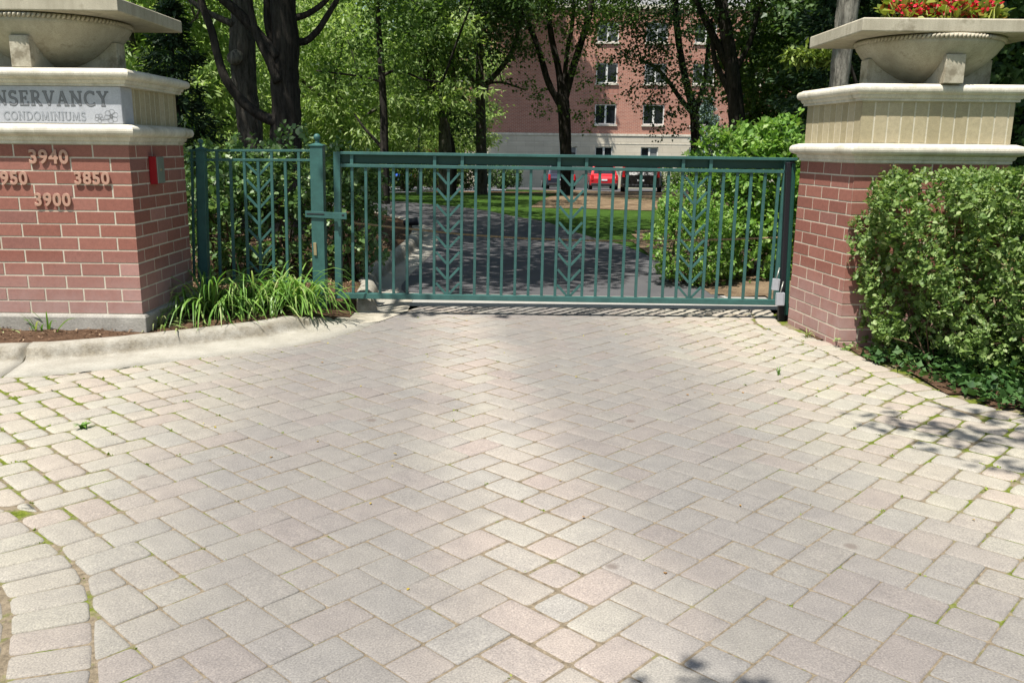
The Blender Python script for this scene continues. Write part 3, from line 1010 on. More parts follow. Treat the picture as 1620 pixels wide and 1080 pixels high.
# ---- left pier, with the carved sign
LF = [(-4.46, 6.80), (-2.96, 6.80), (-2.96, 7.92), (-4.46, 7.92)]
O1 = (-3.71, 6.8, .10)
pier = empty('gate_pier', O1, 'red brick gate pier with grey carved sign and bronze house numbers', 'gate pier', 'brick gate piers')
mb = MB(O1); mb.sweep(LF, [(.035, -.05), (.035, .215), (.022, .237), (-.04, .237)]); mb.build('foundation', M['foundation'], pier, bevel=.008)
shaft, mc = brick_walls('brick_shaft', LF, .238, 1.563, .102, .3048, M['brick'], M['mortar'], pier, O1, first=.42)
mc.parent = shaft
moulding(LF, 1.5635, h=.150, off=O1, proud=.078).build('lower_moulding', M['limestone'], pier, smooth=False, bevel=.002)
SB = [(-4.44, 6.798), (-2.985, 6.798), (-2.985, 7.0), (-4.44, 7.0)]
mb = MB(O1); mb.sweep(SB, [(0, 1.7142), (0, 1.992)]); sign = mb.build('sign_stone', M['granite'], pier, bevel=.006)
BF = [(-4.43, 6.98), (-2.99, 6.98), (-2.99, 7.90), (-4.43, 7.90)]
bb, mc = brick_walls('buff_brick_band', BF, 1.7140, 1.992, .28, .098, M['buff'], M['buff_mortar'], pier, O1, soldier=True, first=.7)
mc.parent = bb
mb = moulding(LF, 1.9925, h=.130, off=O1, proud=.074); mb.build('cap_moulding', M['limestone'], pier, bevel=.002)
# lettering, sizes taken from the sign: capitals 130 mm over smaller capitals
SY = 6.798
zc = AT(120, 168, SY).z; s1 = (AT(100, 144, SY).z - AT(100, 168, SY).z) * .97
xr = AT(174, 150, SY).x
carve(sign, 'CONSERVANCY', xr, zc, s1, .0135, SY, O1, M['letter_dark'], M['letter_grey'], .0036)
zc = AT(70, 190.5, SY).z; s2 = (AT(70, 175, SY).z - zc) * .86
carve(sign, 'CONDOMINIUMS', AT(137, 185, SY).x, zc, s2, .0045, SY, O1, M['letter_grey'], M['letter_pale'], .0013)
fl = MB(O1)
def flower(cx, cz, r, n, ph):
    for k in range(n):
        a = ph + 2 * math.pi * k / n
        c = (cx + .62 * r * math.cos(a), cz + .62 * r * math.sin(a))
        pts = [(c[0] + .42 * r * math.cos(b), c[1] + .36 * r * math.sin(b)) for b in np.linspace(0, 2 * math.pi, 11)]
        ribbon(fl, pts, .0024, SY - .0012 - .00006 * k, 0, 0, 1, 0)
fx = AT(176, 184, SY); flower(fx.x, fx.z, .052, 6, .3)
fx2 = AT(157, 187, SY); flower(fx2.x, fx2.z, .034, 5, 1.0)
ribbon(fl, [(fx2.x - .03, fx2.z + .01), (fx2.x + .03, fx2.z - .012), (fx.x - .02, fx.z - .02)], .003, SY - .0018, 0, 0, 1, 0)
ribbon(fl, arc(fx.x, fx.z, .010, .010, 0, 360, 10), .010, SY - .0019, 0, 0, 1, 0)
fl.build('flower_emblem', M['letter_dark'], sign)
for txt, px, py, hh in (('3940', 46, 258, 22), ('3950', -13, 291, 20), ('3850', 118, 291, 19.5), ('3900', 55, 325, 20)):
    p = AT(px, py, 6.79); h = AT(px, py - hh, 6.79).z - p.z
    digits(pier, txt, p.x, p.z, h, 6.790, O1)

# red and grey box on the inner face
p0 = AT(240, 316, 7.2); Yb = 7.21
bx = empty('key_box', (-2.957, Yb, 1.36), 'small wall box with red side and grey metal door on the brick gate pier', 'key box')
mb = MB(); mb.box(0, .060, -.07, .07, -.11, .11); body = mb.build('box_body', M['red_paint'], bx, bevel=.004)
mb = MB(); mb.box(.0605, .069, -.067, .073, -.105, .108); door = mb.build('door', M['steel'], bx, bevel=.003)
mb = MB(); mb.tube([(.068, 0, .005), (.076, 0, .005)], .010, 12); mb.build('lock', M['brass'], door)

# ---- right pier
RF = [(2.685, 6.95), (3.90, 6.95), (3.83, 7.93), (2.575, 7.93)]
O2 = (3.25, 6.95, 0)
pier2 = empty('gate_pier', O2, 'red brick gate pier with plain buff brick band half hidden by the hedge', 'gate pier', 'brick gate piers')
shaft, mc = brick_walls('brick_shaft', RF, -.06, 1.482, .1062, .3048, M['brick'], M['mortar'], pier2, O2, first=.5)
mc.parent = shaft
moulding(RF, 1.4825, h=.150, off=O2, proud=.080).build('lower_moulding', M['limestone'], pier2, bevel=.002)
RFi = [(2.70, 6.957), (3.885, 6.957), (3.82, 7.915), (2.592, 7.915)]
bb, mc = brick_walls('buff_brick_band', RFi, 1.6330, 1.952, .32, .104, M['buff'], M['buff_mortar'], pier2, O2, soldier=True, first=1.2)
mc.parent = bb
moulding(RF, 1.9525, h=.130, off=O2, proud=.058).build('cap_moulding', M['limestone'], pier2, bevel=.002)


# ---- stone planters
BOWL = [(0, 1), (.05, .985), (.1, .962), (.2, .925), (.29, .882), (.42, .81), (.55, .722), (.68, .615), (.80, .49), (.89, .365), (.96, .23), (1, .03)]
def planter(loc, bowl_r, bowl_h, slab, slab_t, rot, label):
    t = empty('stone_planter', loc, label, 'planter', 'stone planters on the gate piers')
    hw, y0, y1 = slab
    mb = MB()
    foot = [(-hw, y0), (hw, y0), (hw, y1), (-hw, y1)]
    mb.sweep(foot, [(-.09, bowl_h), (-.006, bowl_h), (0, bowl_h + .006), (0, bowl_h + slab_t - .008), (-.008, bowl_h + slab_t), (-.16, bowl_h + slab_t), (-.17, bowl_h + slab_t - .07)])
    mb.build('rim_slab', M['planter_stone'], t, bevel=.004)
    b = MB()
    prof = [(.02, .004)]
    for d_, r_ in reversed(BOWL[:-1]): prof.append((bowl_r * .985 * r_, .004 + (bowl_h - .06) * (1 - d_)))
    prof += [(bowl_r * .985, bowl_h - .05), (bowl_r * .985, bowl_h - .012), (bowl_r * .95, bowl_h - .001)]
    b.lathe(prof, n=72)
    b.build('bowl', M['planter_stone'], t, smooth=True)
    rp = MB()
    n = 110
    for k in range(n):       # twisted rope moulding under the rim
        a = 2 * math.pi * k / n; d = .018
        p0 = Vector((bowl_r * .99 * math.cos(a - d), bowl_r * .99 * math.sin(a - d), bowl_h - .040))
        p1 = Vector((bowl_r * .99 * math.cos(a + d * 1.4), bowl_r * .99 * math.sin(a + d * 1.4), bowl_h - .012))
        rp.tube([p0, (p0 + p1) / 2 * 1.012, p1], [.008, .0135, .008], 6)
    rp.build('rope_moulding', M['planter_stone'], t, smooth=True)
    for k in range(4):
        a = R(rot + 90 * k)
        f = MB(); w = .075
        pts = []
        R_o = bowl_r * .90; hb = bowl_h - .06
        top = .58 * bowl_h
        pts = [(.10, 0.0), (R_o, 0.0), (R_o, top)]
        for j in range(10):
            r = R_o * .93 - (R_o * .93 - .10) * j / 9
            q = r / (bowl_r * .985)
            z = .004 + hb * (1 - float(np.interp(q, [v for _, v in reversed(BOWL)], [u for u, _ in reversed(BOWL)])))
            pts.append((r, min(top, z) + .004 if j else top))
        f.prism(pts, 'y', -w, w)
        o = f.build('support_fin', M['planter_stone'], t, bevel=.004)
        o.rotation_euler = (0, 0, a)
    return t


pl = planter((-3.70, 7.30, 2.1225), .585, .392, (.79, -.60, .66), .10, -90, 'pale stone bowl planter on the left pier above the carved sign')
pr = planter((3.345, 7.37, 2.0825), .555, .365, (.745, -.53, .66), .10, -90, 'pale stone bowl planter holding red flowers on the right pier')
mb = MB(); mb.lathe([(.3, 0), (.52, .0)], n=24, caps=True)
for t, zz in ((pl, .44), (pr, .42)):
    m_ = MB(); m_.box(-.55, .55, -.36, .50, zz - .03, zz); m_.build('soil', M['mulch'], t)

# ------------------------------------------------------------------ sliding gate
GY = 8.15
gL, gR = AT(537, 471, GY), AT(1232, 482, GY)
tL, tR = AT(534, 240.5, GY), AT(1250, 250.5, GY)
def lerp(a, b, t): return a + (b - a) * t
def gp(px, fz):
    """point of the gate plane: px = picture column at mid height, fz = 0 bottom .. 1 top"""
    f = (px - 535) / (1241 - 535)
    return lerp(lerp(gL, gR, f), lerp(tL, tR, f), fz)
O3 = tuple(lerp(gL, gR, .5))
gate = empty('sliding_gate', O3, 'wide green metal sliding gate with vertical bars and three columns of chevrons', 'gate')
def gbar(name, a, b, w, d, m=M['green'], par=gate, bev=.003, y=0.0):
    mb = MB(O3); a = a.copy(); b = b.copy(); a.y += y; b.y += y
    mb.bar(a, b, w, d); return mb.build(name, m, par, bevel=bev)
FZ2 = .905                                           # second rail
gbar('bottom_rail', gp(532, .018), gp(1238, .018), .052, .06)
gbar('second_rail', gp(540, FZ2 + .006), gp(1246, FZ2 + .006), .030, .05)
gbar('top_beam', gp(540, .958), gp(1250, .958), .085, .13, M['green_dark'], y=.085)
gbar('top_rail', gp(540, .994), gp(1251, .994), .026, .075)
gbar('end_stile', gp(534.5, .0), gp(534.5, 1.0), .062, .062)
gbar('end_stile', gp(1236, .0), gp(1236, 1.0), .05, .05)
bars = [557.5 + 21.55 * i for i in range(32)]
CH = {6: 0, 15: 0, 24: 0}
for i, x in enumerate(bars):
    gbar('bar', gp(x, .035), gp(x, FZ2 - .006), .0255, .0255, bev=.002)
for k in (0, 6, 8, 15, 17, 24, 26):
    gbar('spacer', gp(bars[k], FZ2 + .015), gp(bars[k], .985), .030, .03, bev=.002, y=-.008)
for cidx in (7, 16, 25):
    for sgn in (-1, 1):
        xo, xc = bars[cidx + sgn], bars[cidx]
        for j in range(8):
            f0 = .875 - j * .1085
            a = gp(xo - sgn * 3.2, f0); b = gp(xc + sgn * 2.2, f0 - .078)
            gbar('chevron_slat', a, b, .021, .019, bev=.0015)
# latch strap reaching over to the fence post
lt = empty('gate_latch', tuple(AT(515, 341, 8.06)), 'green steel latch strap joining the gate to the fence post', 'latch')
OL = lt.location
def lbox(name, p0, p1, h, y, par, m=M['green'], d=.012):
    a = AT(p0[0], p0[1], y); b = AT(p1[0], p1[1], y)
    mb = MB(OL); mb.bar(a, b, h, d); return mb.build(name, m, par, bevel=.002)
lbox('strap', (483, 338.5), (528, 341), .058, 8.085, lt)
lbox('hasp', (526, 341), (548.5, 341.8), .062, 8.068, lt)
lbox('slot', (485, 338.2), (513, 339.2), .012, 8.0775, lt, M['black'], .003)
lbox('slot', (540.5, 340.5), (544.5, 340.5), .014, 8.0605, lt, M['black'], .003)
# black guide post and gate electrics by the right pier
gpst = empty('guide_post', tuple(G(1236, 506)), 'tall black metal guide post between the gate and the right brick pier', 'post')
OP = gpst.location
mb = MB(OP); mb.bar(AT(1238, 504, 8.08), AT(1250, 257, 8.08), .075, .06); mb.build('post', M['black'], gpst, bevel=.004)
mb = MB(OP); mb.bar(AT(1243.5, 498, 8.03), AT(1256, 259, 8.03), .030, .03); mb.build('edge_strip', M['green_dark'], gpst, bevel=.003)
for pa, pb, w_, y_, lab in (((1226, 459), (1228.5, 441), .062, 8.02, 'grey electrical box with a cable above the other by the black post'), ((1233.5, 483), (1234.5, 463), .076, 7.99, 'lower grey electrical box on the black guide post')):
    cb = empty('control_box', tuple(AT(*pa, y_)), lab, 'control box', 'grey boxes on the guide post')
    mb = MB(cb.location); mb.bar(AT(*pa, y_), AT(*pb, y_), w_, .05); mb.build('box_body', M['grey_box'], cb, bevel=.005)
    mb = MB(cb.location); mb.bar(AT(*pa, y_ - .027), AT(*pb, y_ - .027), w_ * .82, .006); mb.build('cover', M['grey_box'], cb, bevel=.002)
    mb = MB(cb.location); a = AT(*pb, y_); mb.tube([a, a + Vector((.012, .01, .04)), a + Vector((.03, .03, .10))], .007, 8); mb.build('cable', M['steel'], cb, smooth=True)
mb = MB(); mb.bar(AT(1236, 507, 8.06), AT(1236, 484, 8.06), .06, .05)
tag(mb.build('roller_bracket', M['black'], None, bevel=.004), 'small black roller bracket on the ground under the grey boxes', 'bracket')
# rope strung behind the gate
P = [AT(558, 352.5, 8.32), AT(640, 361, 8.35), AT(730, 370.5, 8.38), AT(830, 377, 8.42), AT(920, 380.3, 8.44), AT(1000, 381, 8.44), AT(1090, 380, 8.42), AT(1170, 378, 8.38), AT(1240, 375.5, 8.3)]
line = []
for a, b in zip(P[:-1], P[1:]): line += [a.lerp(b, k / 40) for k in range(40)]
mb = MB(); mb.tube(line, [.0085 + .0035 * (i % 3 == 0) for i in range(len(line))], 6)
tag(mb.build('rope', M['rope'], None, smooth=True), 'thin tan rope strung low behind the bars of the gate', 'rope')

# ------------------------------------------------------------------ fence on the left
FY = 8.15
FO = AT(412, 460, FY); FO.z = .12
fence = empty('metal_fence', tuple(FO), 'short green metal fence with one chevron column between left pier and gate', 'fence')
def fbar(name, a, b, w, d, m=M['green'], par=fence, bev=.002):
    mb = MB(FO); mb.bar(a, b, w, d); return mb.build(name, m, par, bevel=bev)
def post(px_t, py_t, px_b, w, ball):
    a = AT(px_b, 470, FY); b = AT(px_t, py_t, FY)
    a = b + (a - b) * ((b.z - .03) / (b.z - a.z))
    p = fbar('post', a, b, w, w, bev=.004)
    f = MB(FO)
    z = b.z
    f.sweep([(b.x - w * .56, FY - w * .56), (b.x + w * .56, FY - w * .56), (b.x + w * .56, FY + w * .56), (b.x - w * .56, FY + w * .56)], [(-.004, z), (0, z + .004), (0, z + .014), (-w * .45, z + .034), (-w * .5, z + .035)])
    pr = [(w * .17, z + .03), (w * .17, z + .04), (ball * .55, z + .046), (ball * .45, z + .055)]
    for k in range(9):
        an = -1.1 + (math.pi / 2 + 1.1) * k / 8
        pr.append((max(.001, ball * math.cos(an)), z + .055 + ball * .9 + ball * math.sin(an)))
    f.lathe(pr, (b.x, FY), 16)
    f.build('finial', M['green'], p, smooth=False)
post(318.5, 238, 325.5, .078, .024)
post(502, 232, 507.5, .118, .032)
r0, r1 = AT(300, 238, FY), AT(496, 238.5, FY)
q0, q1 = AT(300, 252.8, FY), AT(496, 253.5, FY)
fbar('top_rail', r0, r1, .022, .03); fbar('second_rail', q0, q1, .022, .03)
b0, b1 = AT(318, 444.5, FY), AT(504, 444.5, FY)
fbar('bottom_rail', b0, b1, .022, .03)
fx_ = [(343, 349), (364, 371), (386, 393.5), (408, 413), (429.5, 434), (451, 455.5), (472.5, 476)]
def fp(xt, xb, y): return AT(xt + (xb - xt) * (y - 238) / 207, y, FY)
for i, (xt, xb) in enumerate(fx_):
    top = 238 if i in (0, 2, 4, 6) else 253
    fbar('picket', fp(xt, xb, top), fp(xt, xb, 444), .0255, .0255)
for xt, xb in ((303.5, 307.5), (311.5, 315.5)):
    fbar('picket', fp(xt, xb, 238), fp(xt, xb, 446), .02, .0255)
for sgn in (0, 1):
    o_ = fx_[4] if sgn else fx_[2]; c_ = fx_[3]
    s_ = 1 if sgn else -1
    for j in range(7):
        y0 = 258 + j * 26
        a = fp(*o_, y0); b = fp(*c_, y0 + 18.5)
        a.x -= s_ * .014; b.x += s_ * .010
        fbar('chevron_slat', a, b, .021, .018)
mb = MB(FO); mb.bar(AT(498, 384, 8.085), AT(499, 404, 8.085), .028, .01); mb.build('strike_plate', M['brass'], fence, bevel=.002)
# ------------------------------------------------------------------ plants
def foliage(name, pos, axis, size, kind, m, parent, up=.6, jitter=.7):
    pos = np.asarray(pos)
    co, q = leaves(pos, axis, np.full(len(pos), size) if np.isscalar(size) else size, kind, up, jitter)
    if parent is not None: co = co - np.array(parent.location)
    return mesh_obj(name, fast_mesh(name, co, q), m, parent)


def blob_points(n, c, r, shell=.55, flat=1.0):
    """points inside an ellipsoid, gathered towards its skin, with lumps"""
    d = rng.normal(0, 1, (n, 3)); d /= np.linalg.norm(d, axis=1, keepdims=True)
    u = rng.uniform(0, 1, n) ** (1 / 3)
    rad = shell + (1 - shell) * u
    rad *= 1 + .16 * np.sin(5 * d[:, 0] + 3 * c[0]) * np.sin(4 * d[:, 1] + c[1]) + .12 * np.sin(7 * d[:, 2] + 2 * d[:, 0] * 3)
    p = np.array(c) + d * rad[:, None] * np.array(r)
    return p, d


def sprigs(P, D, n, step, size):
    """short leafy shoots: n leaves set alternately along each one"""
    P = np.asarray(P, float); D = np.asarray(D, float) + rng.normal(0, .45, P.shape)
    D /= np.linalg.norm(D, axis=1, keepdims=True)
    sd = np.cross(D, rng.normal(0, 1, P.shape)); sd /= np.linalg.norm(sd, axis=1, keepdims=True)
    pos = []; ax = []; sz = []
    s0 = rng.uniform(.7, 1.25, len(P)) * size
    for k in range(n):
        pos.append(P - D * (k * step) + rng.normal(0, step * .25, P.shape))
        ax.append(D * (.9 if k == 0 else .45) + sd * (0 if k == 0 else (1 if k % 2 else -1) * .9) + [0, 0, .12])
        sz.append(s0 * (.6 if k == 0 else min(1.1, .75 + .12 * k)))
    return np.concatenate(pos), np.concatenate(ax), np.concatenate(sz)


def stems(name, base, tips, m, parent, r=.012):
    mb = MB(parent.location if parent else (0, 0, 0))
    for t in tips:
        b = Vector(base) + Vector((random.gauss(0, .12), random.gauss(0, .12), 0)); t = Vector(t)
        mid = b.lerp(t, .5) + Vector((random.gauss(0, .08), random.gauss(0, .08), .10))
        mb.tube([b, b.lerp(mid, .6), mid, mid.lerp(t, .6), t], [r, r * .9, r * .75, r * .55, r * .25], 5)
    return mb.build(name, m, parent, smooth=True)


def shrub(name, label, cat, base, blobs, n, size, kind, m, group=None, shell=.5, up=.5, out=1.0, stem_n=14):
    t = empty(name, base, label, cat, group)
    P = []; D = []
    vol = [b[1][0] * b[1][1] * b[1][2] for b in blobs]
    for (c, r), v in zip(blobs, vol):
        p, d = blob_points(int(n * v ** .75 / sum(x ** .75 for x in vol)), c, r, shell)
        P.append(p); D.append(d)
    P = np.concatenate(P); D = np.concatenate(D)
    k = P[:, 2] > base[2] + .03
    P = P[k]; D = D[k]
    ax = D * out + np.array([0, 0, .35])
    ks = rng.choice(len(P), len(P) // 5, replace=False)
    p_, a_, s_ = sprigs(P[ks], ax[ks], 6, size * .36, size * .95)
    foliage('foliage', p_, a_, s_, kind, m, t, up, .25)
    idx = rng.choice(len(P), stem_n)
    stems('stems', base, P[idx] * .8 + np.array(base) * .2, M['twig'], t)
    return t


def ribbon_plant(name, label, base, n, L, w, m, spread=.06, lift=(55, 88), droop=1.0, group=None, cat='plant', lean=0):
    t = empty(name, base, label, cat, group)
    mb = MB()
    for _ in range(n):
        az = random.uniform(0, 2 * math.pi); el = R(random.uniform(*lift)); ln = L * random.uniform(.6, 1.15)
        if lean and random.random() < lean: az = random.uniform(-math.pi * .85, -math.pi * .15)
        r0 = abs(random.gauss(0, spread))
        p = Vector((math.cos(az + random.gauss(0, .8)) * r0, math.sin(az + random.gauss(0, .8)) * r0, -.01))
        seg = 8; bend = droop * random.uniform(1.3, 2.4) / seg
        vs = []; a = el; azz = az
        tw = random.gauss(0, .25)
        for i in range(seg + 1):
            f = i / seg
            ww = w * (1 - f ** 2.2) * (.6 + .4 * min(1, f * 4)) / 2 + .0004
            s = Vector((-math.sin(azz), math.cos(azz), tw * f))
            vs += [p - s * ww, p + s * ww]
            d = Vector((math.cos(azz) * math.cos(a), math.sin(azz) * math.cos(a), math.sin(a)))
            p = p + d * ln / seg
            if p.z < .012: p.z = .012 + random.uniform(0, .01); a = max(a, -.1)
            a -= bend * (.35 + 1.3 * f); azz += random.gauss(0, .06)
        mb.add(vs, [(2 * i, 2 * i + 1, 2 * i + 3, 2 * i + 2) for i in range(seg)])
    me = bpy.data.meshes.new('leaf_blades'); me.from_pydata(mb.v, [], mb.f)
    mesh_obj('leaf_blades', me, m, t, smooth=True)
    return t


GRP = 'strap leaved clumps along the fence bed'
for (px, py), n, L, lab in (((330, 496), 115, .80, 'large arching clump of strap leaves touching the corner of the left brick pier'),
                            ((384, 491), 115, .76, 'large arching clump of strap leaves, second from the brick pier'),
                            ((436, 487), 115, .74, 'large arching clump of strap leaves in front of the fence chevrons'),
                            ((474, 485), 125, .74, 'arching clump of strap leaves spilling over the kerb by the gate post')):
    ribbon_plant('strap_leaf_plant', lab, tuple(G(px, py, .10)), n, L, .019, M['lily_leaf'], .11, (30, 82), 1.75, GRP, lean=.45)
ribbon_plant('strap_leaf_plant', 'small upright tuft of strap leaves in front of the brick pier under the house numbers', tuple(G(76, 526, .085)), 20, .30, .015, M['lily_leaf'], .05, (50, 88), .8)
ribbon_plant('strap_leaf_plant', 'pale flopped tuft of variegated leaves at the corner of the left pier', tuple(G(252, 517, .085)), 46, .30, .014, M['lily_pale'], .10, (15, 60), .9)
ribbon_plant('strap_leaf_plant', 'pale flopped tuft of variegated leaves at the left edge of the bed', tuple(G(-4, 524, .085)), 26, .28, .014, M['lily_pale'], .07, (15, 65), .9)
ribbon_plant('weed', 'small broad green weed growing from a paver joint left of the drive', tuple(G(131, 677)), 12, .06, .022, M['lime_leaf'], .012, (10, 60), .6)
ribbon_plant('weed', 'thin yellow weed at the foot of the right brick pier', tuple(G(1278, 533)), 22, .09, .008, M['lily_pale'], .015, (30, 80), .8)
ribbon_plant('weed', 'tiny upright weed in the paving before the right pier', tuple(G(1231, 592)), 10, .06, .006, M['lily_leaf'], .008, (50, 85), .5)

# big clipped hedge in front of the right pier
HB = (3.5, 6.1, .0)
hedge = empty('hedge', HB, 'dense green leafy hedge standing against the right brick pier', 'hedge')
foot = [(2.54, 6.90), (2.47, 6.60), (2.64, 6.25), (3.02, 5.80), (3.42, 5.36), (4.1, 5.05), (5.6, 4.9), (5.6, 6.88)]
FV = [Vector(p) for p in foot]
def dist_in(x, y):
    p = Vector((x, y)); ins = True; best = 9
    for i in range(len(FV)):
        a, b = FV[i], FV[(i + 1) % len(FV)]; d = b - a
        if d.x * (y - a.y) - d.y * (x - a.x) < 0: ins = False
        if i < 6:
            t = max(0, min(1, (p - a).dot(d) / d.length_squared)); best = min(best, (p - a - d * t).length)
    return best if ins else -1
P = []; D = []
while len(P) < 8000:
    x, y = random.uniform(2.6, 5.6), random.uniform(4.9, 6.9); z = random.uniform(.04, 1.46)
    d = dist_in(x, y)
    if d < 0: continue
    lump = .5 + .5 * math.sin(4.3 * x + 2.1 * y + 2 * z) * math.sin(3.1 * z + 3.7 * x - 2 * y) + .35 * math.sin(9 * x + 7 * z - 6 * y)
    inset_ = .01 + .27 * (1 - max(0, min(1, lump))) + (.09 if z < .22 else 0) + (.14 * max(0, (z - 1.15) / .31) ** 2)
    dt = 1.45 + .05 * math.sin(6 * x + 3 * y) + .04 * math.sin(11 * x) - z
    dd = min(d - inset_, dt)
    if dd < 0: continue
    if random.random() > math.exp(-dd / .14) + .09: continue
    if lump < .16 and random.random() < .6: continue
    P.append((x, y, z)); D.append((-.45, -.75, .55 if dt > .15 else 1.0))
p_, a_, s_ = sprigs(P, D, 8, .0140, .0375)
foliage('foliage', p_, a_, s_, 'oval', M['hedge_leaf'], hedge, .75, .3)
tips = [P[i] for i in rng.choice(len(P), 90)]
mb = MB(HB)
for tp in tips:
    tp = Vector(tp); b = Vector((random.uniform(2.95, 5.2), random.uniform(5.9, 6.6), 0)); b.x = tp.x * .7 + b.x * .3
    mid = b.lerp(tp, .55) + Vector((0, .08, .05))
    mb.tube([b, mid, tp], [.007, .004, .0015], 5)
mb.build('stems', M['twig'], hedge, smooth=True)
tips = [Vector(P[i]) for i in rng.choice(len(P), 420)]
pos = []
for tp in tips:
    if tp.z > .5:
        for k in range(6): pos.append((tp.x + random.gauss(-.02, .018), tp.y + random.gauss(-.03, .018), tp.z + random.gauss(.02, .018)))
mesh_obj('seed_heads', fast_mesh('seed_heads', *[(a - np.array(HB) if i == 0 else a) for i, a in enumerate(leaves(pos, np.tile([0, 0, 1.], (len(pos), 1)), np.full(len(pos), .011), 'diamond', .3, .8))]), leaf_mat('seed_head', (.12, .08, .02), (.24, .17, .05), .1, .8), hedge)
# ivy at its foot
pos = []
while len(pos) < 5200:
    x, y = random.uniform(2.62, 6), random.uniform(4.0, 6.6)
    s = -side(R_EDGE, x, y) if False else side(R_EDGE, x, y)
    if s < -.03 + .05 * math.sin(9 * x) or s > .9: continue
    if (x < 3.0) and random.random() < .55: continue
    pos.append((x, y, random.uniform(.01, .10 + .10 * min(1, s * 2))))
tag(foliage('ivy', pos, rng.normal(0, 1, (len(pos), 3)) + [0, -.4, .3], rng.choice([.04, .055, .07], len(pos)), 'maple', M['ivy_leaf'], None, 1.3, .4), kind='stuff')
sheet('soil_bed', np.arange(2.3, 8, .15), np.arange(3.0, 8.5, .15), lambda x, y: .004 + lumps(x, y) * .5, M['mulch'], keep=lambda x, y: side(R_EDGE, x, y) > .03)

# flowers in the right planter
GF = 'red begonias in the right stone planter'
for i, (px, h, lab) in enumerate(((1382, .22, 'leftmost red begonia in the stone planter beside the pale tree trunk'), (1412, .19, 'red begonia second from the left in the stone planter'), (1446, .23, 'middle red begonia with yellow green leaves in the planter'), (1478, .21, 'red begonia second from the right in the stone planter'), (1508, .18, 'rightmost red begonia in the stone planter'))):
    Yp = 7.16 + .10 * (i % 2)
    x = (px - 810) / FPX * Yp * 1.005
    b = (x, Yp, 2.485)
    t = empty('begonia', b, lab, 'flower', GF)
    p, d = blob_points(95, (x, Yp, 2.50 + h * .55), (.16, .13, h * .50), .35)
    foliage('foliage', p, d + [0, 0, .4], .075, 'oval', M['begonia_leaf'], t, .7)
    p, d = blob_points(26 if i < 3 else 15, (x, Yp - .02, 2.50 + h * .78), (.15, .12, h * .36), .75)
    k = p[:, 2] > 2.50 + h * .55
    q = np.repeat(p[k], 7, axis=0) + rng.normal(0, .014, (k.sum() * 7, 3))
    foliage('blossom', q, rng.normal(0, 1, q.shape), .034, 'oval', M['petal'], t, .3)
    stems('stems', b, p[:6], M['begonia_leaf'], t, .006)

# shrubs behind fence and gate
def bl(px, py, Y, rx, ry, rz): c = AT(px, py, Y); return (tuple(c), (rx, ry, rz))
GS = 'broad leaved shrubs behind the left fence'
for (px, Y, blobs, lab) in (
    (360, 9.4, [bl(350, 350, 9.4, .55, .5, .65), bl(372, 285, 9.5, .5, .45, .45), bl(330, 300, 9.6, .4, .4, .6)], 'broad leaved shrub behind the left half of the short green fence'),
    (450, 9.5, [bl(440, 345, 9.5, .6, .5, .65), bl(455, 275, 9.6, .5, .45, .5), bl(420, 300, 9.6, .4, .4, .4)], 'broad leaved shrub behind the right half of the short green fence'),
    (545, 9.6, [bl(548, 350, 9.6, .42, .5, .70), bl(535, 285, 9.6, .45, .45, .42), bl(575, 300, 9.8, .25, .3, .40)], 'broad leaved shrub behind the square gate post and latch')):
    g = G(px, 440); shrub('shrub', lab, 'shrub', ((px - 810) / FPX * Y, Y, .14), blobs, 2500, .072, 'oval', M['shrub_leaf'], GS, .45, .7, .7)
shrub('shrub', 'low lime green small leaved shrub behind the right chevrons of the gate', 'shrub', (2.05, 10.3, .02), [bl(1088, 385, 10.2, .52, .5, .62), bl(1120, 400, 10.3, .45, .45, .6), bl(1075, 330, 10.6, .32, .35, .35)], 6500, .045, 'oval', M['lime_leaf'], None, .5, .7, .8)
shrub('shrub', 'tall bright shrub of pointed leaves rising above the gate beside the right pier', 'shrub', (3.0, 11.0, .02), [bl(1205, 300, 10.9, .62, .6, .85), bl(1150, 262, 11.2, .55, .5, .55), bl(1235, 232, 11.0, .40, .45, .42), bl(1195, 400, 10.6, .6, .5, .6), bl(1245, 330, 10.6, .45, .45, .8)], 8200, .078, 'oval', M['lime_leaf'], None, .45, .75, .8)


shrub('shrub', 'dark leafy shrub in the gap behind the hedge at the right edge', 'shrub', (5.0, 7.9, 0), [((4.8, 7.7, .8), (.75, .6, .85)), ((5.6, 7.8, .9), (.8, .6, .9))], 3000, .065, 'oval', M['shrub_leaf'], None, .4, .6, .7)
# ------------------------------------------------------------------ trees
def px_path(pts, Y, dy=0):
    out = []; rad = []
    for i, (x, y, w) in enumerate(pts):
        p = AT(x, y, Y + dy * i); out.append(p); rad.append(w / 2 * p.y / FPX)
    return out, rad


def limb(mb, pts, rad, n=9, rough=.05):
    """smooth a coarse path and skin it"""
    P = [pts[0] * 2 - pts[1]] + list(pts) + [pts[-1] * 2 - pts[-2]]
    o = []; r = []
    for i in range(1, len(P) - 2):
        a, b, c, d = P[i - 1:i + 3]
        m = 5
        for k in range(m):
            t = k / m
            o.append(.5 * ((2 * b) + (c - a) * t + (2 * a - 5 * b + 4 * c - d) * t * t + (3 * b - a - 3 * c + d) * t ** 3))
            r.append(rad[i - 1] * (1 - t) + rad[min(i, len(rad) - 1)] * t)
    o.append(pts[-1]); r.append(rad[-1])
    mb.tube(o, r, n, rough)


